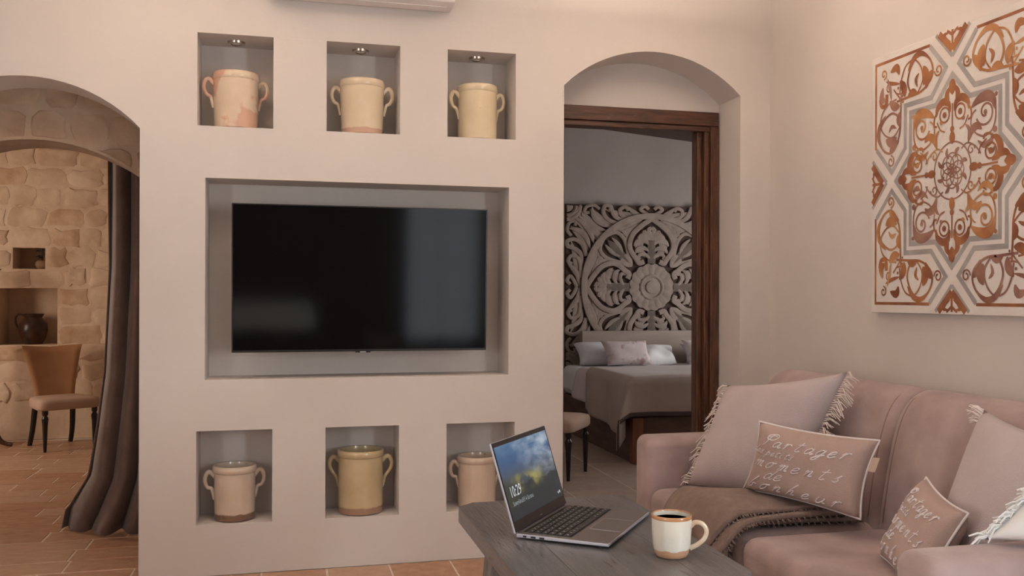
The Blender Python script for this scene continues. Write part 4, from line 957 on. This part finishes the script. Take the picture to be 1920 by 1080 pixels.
# the lock-screen picture: clouds over a sunlit wooded slope, built from noise in the screen's own plane
ms = bpy.data.materials.new('lock_screen'); ms.use_nodes = True; nt = ms.node_tree; bs = nt.nodes['Principled BSDF']
bs.inputs['Base Color'].default_value = (0.005, 0.005, 0.006, 1); bs.inputs['Roughness'].default_value = 0.25
def nd(t, **k):
    x = nt.nodes.new(t)
    for a, b in k.items(): setattr(x, a, b)
    return x
def ramp(src, stops):
    c = nd('ShaderNodeValToRGB'); e = c.color_ramp.elements
    while len(e) < len(stops): e.new(0.5)
    for el, (p, col) in zip(e, stops): el.position = p; el.color = (*col, 1)
    nt.links.new(src, c.inputs[0]); return c.outputs[0]
def math_(op, a, b, c=None):
    x = nd('ShaderNodeMath', operation=op)
    for i, v in enumerate((a, b, c)):
        if v is None: continue
        if isinstance(v, (int, float)): x.inputs[i].default_value = v
        else: nt.links.new(v, x.inputs[i])
    return x.outputs[0]
def mixc(f, a, b):
    x = nd('ShaderNodeMix', data_type='RGBA')
    nt.links.new(f, x.inputs['Factor'])
    for s_, v in (('A', a), ('B', b)):
        if isinstance(v, tuple): x.inputs[s_].default_value = (*v, 1)
        else: nt.links.new(v, x.inputs[s_])
    return x.outputs['Result']
at = nd('ShaderNodeAttribute', attribute_name='screen_uv'); sep = nd('ShaderNodeSeparateXYZ'); nt.links.new(at.outputs['Vector'], sep.inputs[0])
su, sv = sep.outputs['X'], sep.outputs['Y']
def noise(sx, sy, sc, det, ox=0.0):
    mp = nd('ShaderNodeMapping'); mp.inputs['Scale'].default_value = (sx, sy, 1); mp.inputs['Location'].default_value = (ox, ox * 1.7, 0)
    nt.links.new(at.outputs['Vector'], mp.inputs[0]); z = nd('ShaderNodeTexNoise'); z.inputs['Scale'].default_value = sc; z.inputs['Detail'].default_value = det
    nt.links.new(mp.outputs[0], z.inputs['Vector']); return z.outputs['Fac']
sky = ramp(sv, [(0.0, (0.010, 0.022, 0.030)), (0.30, (0.014, 0.026, 0.040)), (0.52, (0.055, 0.075, 0.095)), (0.75, (0.030, 0.085, 0.19)), (1.0, (0.05, 0.13, 0.25))])
cl = noise(1.6, 2.2, 2.4, 6, 3.1)
cloudmask = math_('MULTIPLY', ramp(cl, [(0.42, (0, 0, 0)), (0.72, (1, 1, 1))]), ramp(math_('MULTIPLY_ADD', su, 0.55, math_('MULTIPLY', sv, 0.55)), [(0.50, (0, 0, 0)), (0.95, (1, 1, 1))]))
pic = mixc(cloudmask, sky, (0.42, 0.50, 0.56))
rg = noise(1, 0.15, 5, 4, 1.3); trees = noise(1, 0.02, 34, 2, 0.4)
ridge_h = math_('ADD', math_('MULTIPLY_ADD', rg, 0.22, 0.30), math_('MULTIPLY', trees, 0.06))
hill = ramp(math_('SUBTRACT', ridge_h, math_('MULTIPLY_ADD', su, 0.06, sv)), [(0.0, (0, 0, 0)), (0.02, (1, 1, 1))])
sunp = math_('MULTIPLY', ramp(noise(2.6, 1.4, 2.6, 5, 7.7), [(0.40, (0, 0, 0)), (0.60, (1, 1, 1))]), ramp(sv, [(0.26, (0, 0, 0)), (0.36, (1, 1, 1)), (0.48, (1, 1, 1)), (0.58, (0, 0, 0))]))
sunx = ramp(su, [(0.05, (0, 0, 0)), (0.28, (1, 1, 1)), (0.62, (0.5, 0.5, 0.5)), (0.8, (0, 0, 0))])
gold = math_('MULTIPLY', sunp, sunx)
pic = mixc(gold, pic, (0.42, 0.38, 0.06))
pic = mixc(math_('MULTIPLY', hill, math_('SUBTRACT', 0.92, gold)), pic, (0.012, 0.022, 0.026))
pic = mixc(math_('MULTIPLY', ramp(su, [(0.0, (1, 1, 1)), (0.45, (0, 0, 0))]), ramp(sv, [(0.1, (0, 0, 0)), (0.25, (1, 1, 1)), (0.45, (1, 1, 1)), (0.6, (0, 0, 0))])), pic, (0.03, 0.04, 0.028))
nt.links.new(pic, bs.inputs['Emission Color']); bs.inputs['Emission Strength'].default_value = 1.0
scm = MB(); scm.grid(lambda u, v: LL_(SX0 + (SX1 - SX0) * u, SZ0 + (SZ1 - SZ0) * v, 0.0009), 4, 4)
scr = scm.build('screen', ms, lid); at_ = scr.data.attributes.new('screen_uv', 'FLOAT_VECTOR', 'POINT')
for i in range(25): at_.data[i].vector = ((i % 5) / 4, (i // 5) / 4, 0)
M['ui'] = emit('screen_white', (0.92, 0.95, 0.97), 0.62)
M['ui2'] = emit('screen_white_dim', (0.75, 0.80, 0.83), 0.42)
def text(s, size, a, b, m, name, sx=1.0):
    cv = bpy.data.curves.new(name, 'FONT'); cv.body = s; cv.size = size; cv.resolution_u = 3
    to = bpy.data.objects.new(name, cv); COL.objects.link(to)
    dg = bpy.context.evaluated_depsgraph_get(); me = bpy.data.meshes.new_from_object(to.evaluated_get(dg))
    bpy.data.objects.remove(to)
    off = lp.location
    for v in me.vertices: v.co = LL_(SX0 + a + v.co.x * sx, SZ0 + b + v.co.y, 0.0014) - off
    me.materials.clear(); me.materials.append(m)
    o = bpy.data.objects.new(name, me); COL.objects.link(o); o.parent = lid
    return o
text('10:29', 0.043, 0.022, 0.062, M['ui'], 'clock_text', 0.82)
text('วันพฤหัสบดีที่ 4 มีนาคม', 0.0165, 0.022, 0.038, M['ui2'], 'date_text', 0.95)
ic = MB(); lbox(ic, SX1 - 0.034, SX1 - 0.029, SZ0 + 0.012, SZ0 + 0.018, 0.001, 0.0014, LL_); lbox(ic, SX1 - 0.022, SX1 - 0.016, SZ0 + 0.012, SZ0 + 0.020, 0.001, 0.0014, LL_)
ic.build('status_icons', M['ui'], lid)
text('▪▪▪▪▪▪', 0.006, LW_ * 0.44, -0.0205, M['ui2'], 'bezel_logo', 0.9)

# ================================================================== MUG
mc = Vector((0.961, 2.177, TZ))
mg = thing('coffee_mug', 'cream glazed mug with brown rim full of black coffee on the coffee table', 'mug', mc)
mgl = mat('mug_body_glaze', (0.72, 0.68, 0.59), (0.79, 0.755, 0.67), 0.15, 10, 4, coat=0.5)
layer_noise(mgl, (0.56, 0.33, 0.20), 26, 0, 1, mask_z=(0.010, 0.013, 0.018))
MB().lathe([(0.036, 0), (0.041, 0.003), (0.0445, 0.012), (0.0485, 0.035), (0.0505, 0.07), (0.0512, 0.100), (0.0512, 0.104), (0.0476, 0.105), (0.0474, 0.098), (0.0470, 0.07), (0.044, 0.012), (0, 0.010)], 48, mc).build('body', mgl, mg, smooth=60)
MB().lathe([(0.0513, 0.0975), (0.0519, 0.1015), (0.0514, 0.1055), (0.0497, 0.1072), (0.0478, 0.1062), (0.0474, 0.1035)], 48, mc, False).build('rim', M['mugrim'], mg, smooth=80)
MB().lathe([(0.0, 0.0935), (0.0474, 0.0935)], 40, mc).build('coffee', M['coffee'], mg, smooth=60)
hd = Vector((cos(YAW + R(4)), -sin(YAW + R(4)), 0))
P = catmull([mc + hd * a + Vector((0, 0, z)) for a, z in ((0.047, 0.076), (0.060, 0.086), (0.078, 0.082), (0.088, 0.066), (0.083, 0.046), (0.066, 0.030), (0.046, 0.020))], 6)
MB().tube(P, [0.0052 - 0.0008 * sin(pi * j / (len(P) - 1)) for j in range(len(P))], 12, 1.35).build('handle', mat('mug_handle_glaze', (0.62, 0.40, 0.25), (0.74, 0.62, 0.48), 0.18, 22, 3, coat=0.5), mg, smooth=80)

# ================================================================== TILE PAINTING
PW, PH, PX = 1.010, 1.114, W - 0.035
pt = thing('canvas_painting', 'large square canvas painted with a rust and grey star tile pattern on the right wall', 'painting', (W - 0.018, 3.56 - PW / 2, 1.244))
MB().box(PX, W - 0.001, 3.56 - PW, 3.56, 1.244, 1.244 + PH).build('canvas', M['canvas'], pt, bevel=0.003)
def pmap(T=(1, 0, 0, 1)):
    return lambda a, b, h: Vector((PX - 0.0004 - h, 3.56 - 0.505 - 0.505 * (T[0] * a + T[1] * b), 1.244 + 0.560 + 0.558 * (T[2] * a + T[3] * b)))
PI_ = pmap()
bm2 = MB()
def poly_line(mb, pts, w, closed=True):
    """mitred outline of a polygon"""
    n = len(pts); vs, fs = [], []; hh = rnd.uniform(0.0002, 0.0005)
    for i in range(n):
        p = Vector(pts[i]).to_2d(); a = Vector(pts[i - 1]).to_2d() if closed or i else p; b = Vector(pts[(i + 1) % n]).to_2d() if closed or i < n - 1 else p
        d0 = (p - a).normalized() if (p - a).length else (b - p).normalized(); d1 = (b - p).normalized() if (b - p).length else d0
        n0, n1 = Vector((-d0.y, d0.x)), Vector((-d1.y, d1.x)); m_ = (n0 + n1).normalized(); k = w / 2 / max(0.35, m_.dot(n0))
        vs += [PI_(*(p + m_ * k), hh), PI_(*(p - m_ * k), hh)]
    for i in range(n if closed else n - 1):
        j = (i + 1) % n; fs.append((2 * i, 2 * j, 2 * j + 1, 2 * i + 1))
    mb.add(vs, fs)
def star(s, d): # octagram outline: square of half side s, diamond of half diagonal d
    q = d - s; P = []
    for k in range(4):
        c, n_ = cos(k * pi / 2), sin(k * pi / 2)
        for x, y in ((q, s), (0, d), (-q, s), (-s, s)): P.append((x * c - y * n_, x * n_ + y * c))
    return P
poly_line(bm2, star(0.487, 0.672), 0.036)
for sx in (-1, 1):
    for sy in (-1, 1):
        inner = [(-0.255, 0.925), (-0.070, 0.735), (-0.235, 0.552), (-0.552, 0.552), (-0.552, 0.235), (-0.725, 0.070), (-0.93, 0.27)]
        poly_line(bm2, [(sx * a, sy * b) for a, b in inner], 0.036, False)
for sx in (-1, 1):
    for sy in (-1, 1):
        poly_line(bm2, [(0, sy * 0.80), (sx * 0.185, sy * 0.985)], 0.03, False)
        poly_line(bm2, [(sx * 0.79, 0), (sx * 0.985, sy * 0.185)], 0.03, False)
bm2.build('painted_grey_bands', M['pgrey'], pt)
for sx in (-1, 1):
    for sy in (-1, 1):
        b3 = MB(); poly_line(b3, [(sx * a, sy * b) for a, b in ((-0.255, 0.932), (-0.94, 0.932), (-0.94, 0.27))], 0.022, False)
        b3.build('painted_rust_border', M['pbrown'], pt)
# edge triangles (rust, with a pale motif left open)
for k, T in enumerate([(1, 0, 0, 1), (1, 0, 0, -1), (0, 1, 1, 0), (0, -1, -1, 0)]):
    mp = pmap(T); a = MB()
    ribbon(a, [(0, 0.845), (0.15, 0.985)], 0.05, mp, 0.0004 + rnd.random() * 0.0006, smooth=False); ribbon(a, [(0, 0.845), (-0.15, 0.985)], 0.05, mp, 0.0004 + rnd.random() * 0.0006, smooth=False)
    ribbon(a, [(0, 0.87), (0, 0.985)], 0.022, mp, 0.0004 + rnd.random() * 0.0006, smooth=False)
    for s in (-1, 1):
        ribbon(a, [(s * 0.02, 0.90), (s * 0.07, 0.93), (s * 0.09, 0.965), (s * 0.05, 0.97)], 0.03, mp, 0.0004 + rnd.random() * 0.0006, taper='both')
        ribbon(a, [(s * 0.005, 0.95), (s * 0.04, 0.975), (s * 0.06, 0.985)], 0.02, mp, 0.0004 + rnd.random() * 0.0006)
    a.build('painted_triangle', M['pbrown'], pt)
HC = [0]
def lift():
    HC[0] += 1; return 0.0005 + (HC[0] % 60) * 0.000025
def motif(name, m, strokes, blobs, Ts):
    for T in Ts:
        a = MB(); mp = pmap(T)
        for p, w, tp in strokes: ribbon(a, p, w, mp, lift(), 0, 5, tp)
        for p in blobs: blob(a, p, mp, lift() + 0.0002)
        a.build(name, m, pt)
LV = 'leaf'
# palmettes at the four star points (axis up)
pal = [([(0, 0.47), (0, 0.30), (0, 0.20)], 0.014, 'none'), ([(0.0, 0.60), (-0.055, 0.55), (-0.055, 0.49), (-0.03, 0.46)], 0.05, LV), ([(0.0, 0.60), (0.055, 0.55), (0.055, 0.49), (0.03, 0.46)], 0.05, LV), ([(0, 0.64), (0, 0.59), (0, 0.53)], 0.075, LV)]
for s in (-1, 1):
    pal += [(arc2((s * 0.085, 0.40), 0.052, 0, 360, 18), 0.014, 'none'), ([(s * 0.02, 0.41), (s * 0.04, 0.47), (s * 0.10, 0.495), (s * 0.165, 0.455), (s * 0.175, 0.40)], 0.055, LV),
            ([(s * 0.17, 0.43), (s * 0.20, 0.39), (s * 0.20, 0.34), (s * 0.17, 0.33)], 0.016, 'none'), ([(s * 0.17, 0.36), (s * 0.13, 0.30), (s * 0.08, 0.28)], 0.012, 'none')]
motif('painted_palmette', M['pbrown'], pal, [circ((0.085, 0.40), 0.022, 12), circ((-0.085, 0.40), 0.022, 12), circ((0, 0.23), 0.03, 12, 0.045), circ((0, 0.29), 0.022, 12)], [(1, 0, 0, 1), (1, 0, 0, -1), (0, 1, 1, 0), (0, -1, -1, 0)])
# scrolls in the four corners of the square
scr_ = [(spiral((0.345, 0.35), 0.095, 0.02, 200, 1.25), 0.016, 'none'), ([(0.20, 0.40), (0.27, 0.44), (0.36, 0.455), (0.42, 0.42), (0.44, 0.35)], 0.075, LV), ([(0.44, 0.42), (0.445, 0.30), (0.41, 0.22), (0.33, 0.19), (0.25, 0.22)], 0.014, 'none'),
        ([(0.17, 0.17), (0.20, 0.24), (0.26, 0.27), (0.31, 0.24)], 0.06, LV), ([(0.25, 0.22), (0.20, 0.28), (0.21, 0.35), (0.25, 0.38)], 0.013, 'none'), ([(0.27, 0.17), (0.33, 0.13), (0.40, 0.15), (0.42, 0.20)], 0.045, LV),
        ([(0.36, 0.11), (0.41, 0.08), (0.45, 0.12)], 0.03, LV), ([(0.14, 0.30), (0.18, 0.26), (0.17, 0.20)], 0.03, LV), (spiral((0.20, 0.12), 0.04, 0.01, 0, 1.2), 0.011, 'none'), ([(0.10, 0.14), (0.16, 0.17), (0.24, 0.14), (0.30, 0.08)], 0.012, 'none')]
motif('painted_scroll', M['pmauve'], scr_, [circ((0.345, 0.35), 0.018, 10), circ((0.45, 0.45), 0.016, 10), circ((0.12, 0.35), 0.016, 10), circ((0.44, 0.22), 0.022, 10)], D4[:1] + D4[3:])
motif('painted_scroll', M['pochre'], scr_, [circ((0.345, 0.35), 0.018, 10), circ((0.45, 0.45), 0.016, 10), circ((0.12, 0.35), 0.016, 10), circ((0.44, 0.22), 0.022, 10)], D4[1:3])
# interlaced rings of the centre
cen = [(arc2((0, 0), 0.20, 0, 360, 40), 0.012, 'none'), (arc2((0, 0), 0.045, 0, 360, 16), 0.010, 'none')]
for k in range(8): cen.append((arc2((0.062 * cos(k * pi / 4), 0.062 * sin(k * pi / 4)), 0.062, 0, 360, 20), 0.010, 'none'))
for k in range(8): cen.append(([(0.09 * cos(k * pi / 4 + .39), 0.09 * sin(k * pi / 4 + .39)), (0.14 * cos(k * pi / 4 + .45), 0.14 * sin(k * pi / 4 + .45)), (0.17 * cos(k * pi / 4 + .3), 0.17 * sin(k * pi / 4 + .3))], 0.03, LV))
motif('painted_rosette', M['pmauve'], cen, [], [(1, 0, 0, 1)])
# vine work of the four corner panels: a pair of loops, leaves, spirals
vine = [([(-0.66, 0.60), (-0.50, 0.61), (-0.36, 0.62), (-0.25, 0.68), (-0.22, 0.76), (-0.27, 0.85), (-0.38, 0.89), (-0.47, 0.84), (-0.52, 0.74), (-0.50, 0.66), (-0.44, 0.61)], 0.018, 'none'),
        ([(-0.62, 0.66), (-0.60, 0.76), (-0.54, 0.85), (-0.44, 0.87), (-0.36, 0.80), (-0.34, 0.70), (-0.40, 0.62)], 0.014, 'none'), (spiral((-0.155, 0.735), 0.045, 0.012, 180, 1.3), 0.013, 'none'),
        ([(-0.52, 0.80), (-0.45, 0.88), (-0.36, 0.90), (-0.27, 0.86)], 0.045, LV), ([(-0.33, 0.80), (-0.30, 0.73), (-0.33, 0.66)], 0.075, LV), ([(-0.22, 0.75), (-0.27, 0.70), (-0.30, 0.63)], 0.06, LV), ([(-0.52, 0.61), (-0.46, 0.635), (-0.40, 0.61)], 0.055, LV), ([(-0.40, 0.66), (-0.42, 0.72), (-0.38, 0.76)], 0.03, LV),
        ([(-0.62, 0.75), (-0.57, 0.69), (-0.56, 0.62)], 0.07, LV), ([(-0.74, 0.84), (-0.66, 0.86), (-0.63, 0.80)], 0.06, LV), ([(-0.80, 0.78), (-0.72, 0.75), (-0.62, 0.73)], 0.03, LV)]
vine2 = [(([(-b, -a) for a, b in p]), w, tp) for p, w, tp in vine]
corn = [(spiral((-0.83, 0.84), 0.04, 0.01, 270, 1.2), 0.012, 'none'), (spiral((-0.76, 0.72), 0.035, 0.01, 90, 1.2), 0.011, 'none'), ([(-0.88, 0.66), (-0.86, 0.60), (-0.80, 0.60), (-0.79, 0.68)], 0.035, 'none'), ([(-0.70, 0.70), (-0.66, 0.66), (-0.60, 0.60)], 0.014, 'none'), ([(-0.66, 0.66), (-0.61, 0.65)], 0.012, 'none')]
dots = [circ((-0.58, 0.585), 0.010, 8), circ((-0.615, 0.60), 0.008, 8), circ((-0.585, 0.63), 0.008, 8), circ((-0.66, 0.855), 0.008, 8), circ((-0.64, 0.70), 0.012, 8)]
for i, T in enumerate(D4):
    motif('painted_vine', (M['pbrown'], M['pochre'], M['pbrown'], M['pmauve'])[i], vine + corn, dots, [T])
    motif('painted_vine', (M['pmauve'], M['pbrown'], M['pochre'], M['pbrown'])[i], vine2, [], [T])

# ================================================================== CEILING UPLIGHTER (above the frame)
for (ux, uy), lab in zip(UPLIGHTS, ('plaster bowl uplighter hanging near the painting', 'plaster bowl uplighter hanging near the left arch')):
    ul = thing('ceiling_uplighter', lab, 'lamp', (ux, uy, 2.65), 0, 'ceiling uplighters')
    MB().lathe([(0.0, 0.0), (0.10, 0.012), (0.19, 0.05), (0.24, 0.09), (0.245, 0.095), (0.232, 0.095), (0.18, 0.062), (0.0, 0.03)], 40, ul.location).build('bowl', M['white_plastic'], ul, smooth=60)
    for k in range(3):
        a = R(120 * k + 30); MB().tube([(ux + 0.235 * cos(a), uy + 0.235 * sin(a), 2.74), (ux + 0.03 * cos(a), uy + 0.03 * sin(a), CEIL)], 0.003, 6).build('rod', M['silver'], ul)

# ================================================================== BEHIND THE CAMERA (seen in the television's reflection)
tb = thing('dining_table', 'table under a white cloth behind the camera, mirrored in the television', 'table', (-0.35, -1.75, 0))
MB().box(-1.0, 0.3, -2.2, -1.3, 0.735, 0.755).build('top', M['white_cloth'], tb, bevel=0.005)
sk = MB()
def skirt(u, v):
    a = u * 4; k = int(a) % 4; f = a - int(a)
    cs = [(-1.01, -2.21), (0.31, -2.21), (0.31, -1.29), (-1.01, -1.29)]; p, q = cs[k], cs[(k + 1) % 4]
    x, y = p[0] + (q[0] - p[0]) * f, p[1] + (q[1] - p[1]) * f; w = 0.02 * sin(u * 60) * v
    return Vector((x * (1 + 0.03 * v) + w, y + w, 0.757 - 0.26 * v))
sk.grid(skirt, 96, 6, closed_u=True); sk.build('cloth_skirt', M['white_cloth'], tb, smooth=180)
for x in (-0.9, 0.2):
    for y in (-2.1, -1.4): MB().tube([(x, y, 0), (x, y, 0.74)], 0.03, 10).build('leg', M['black'], tb)
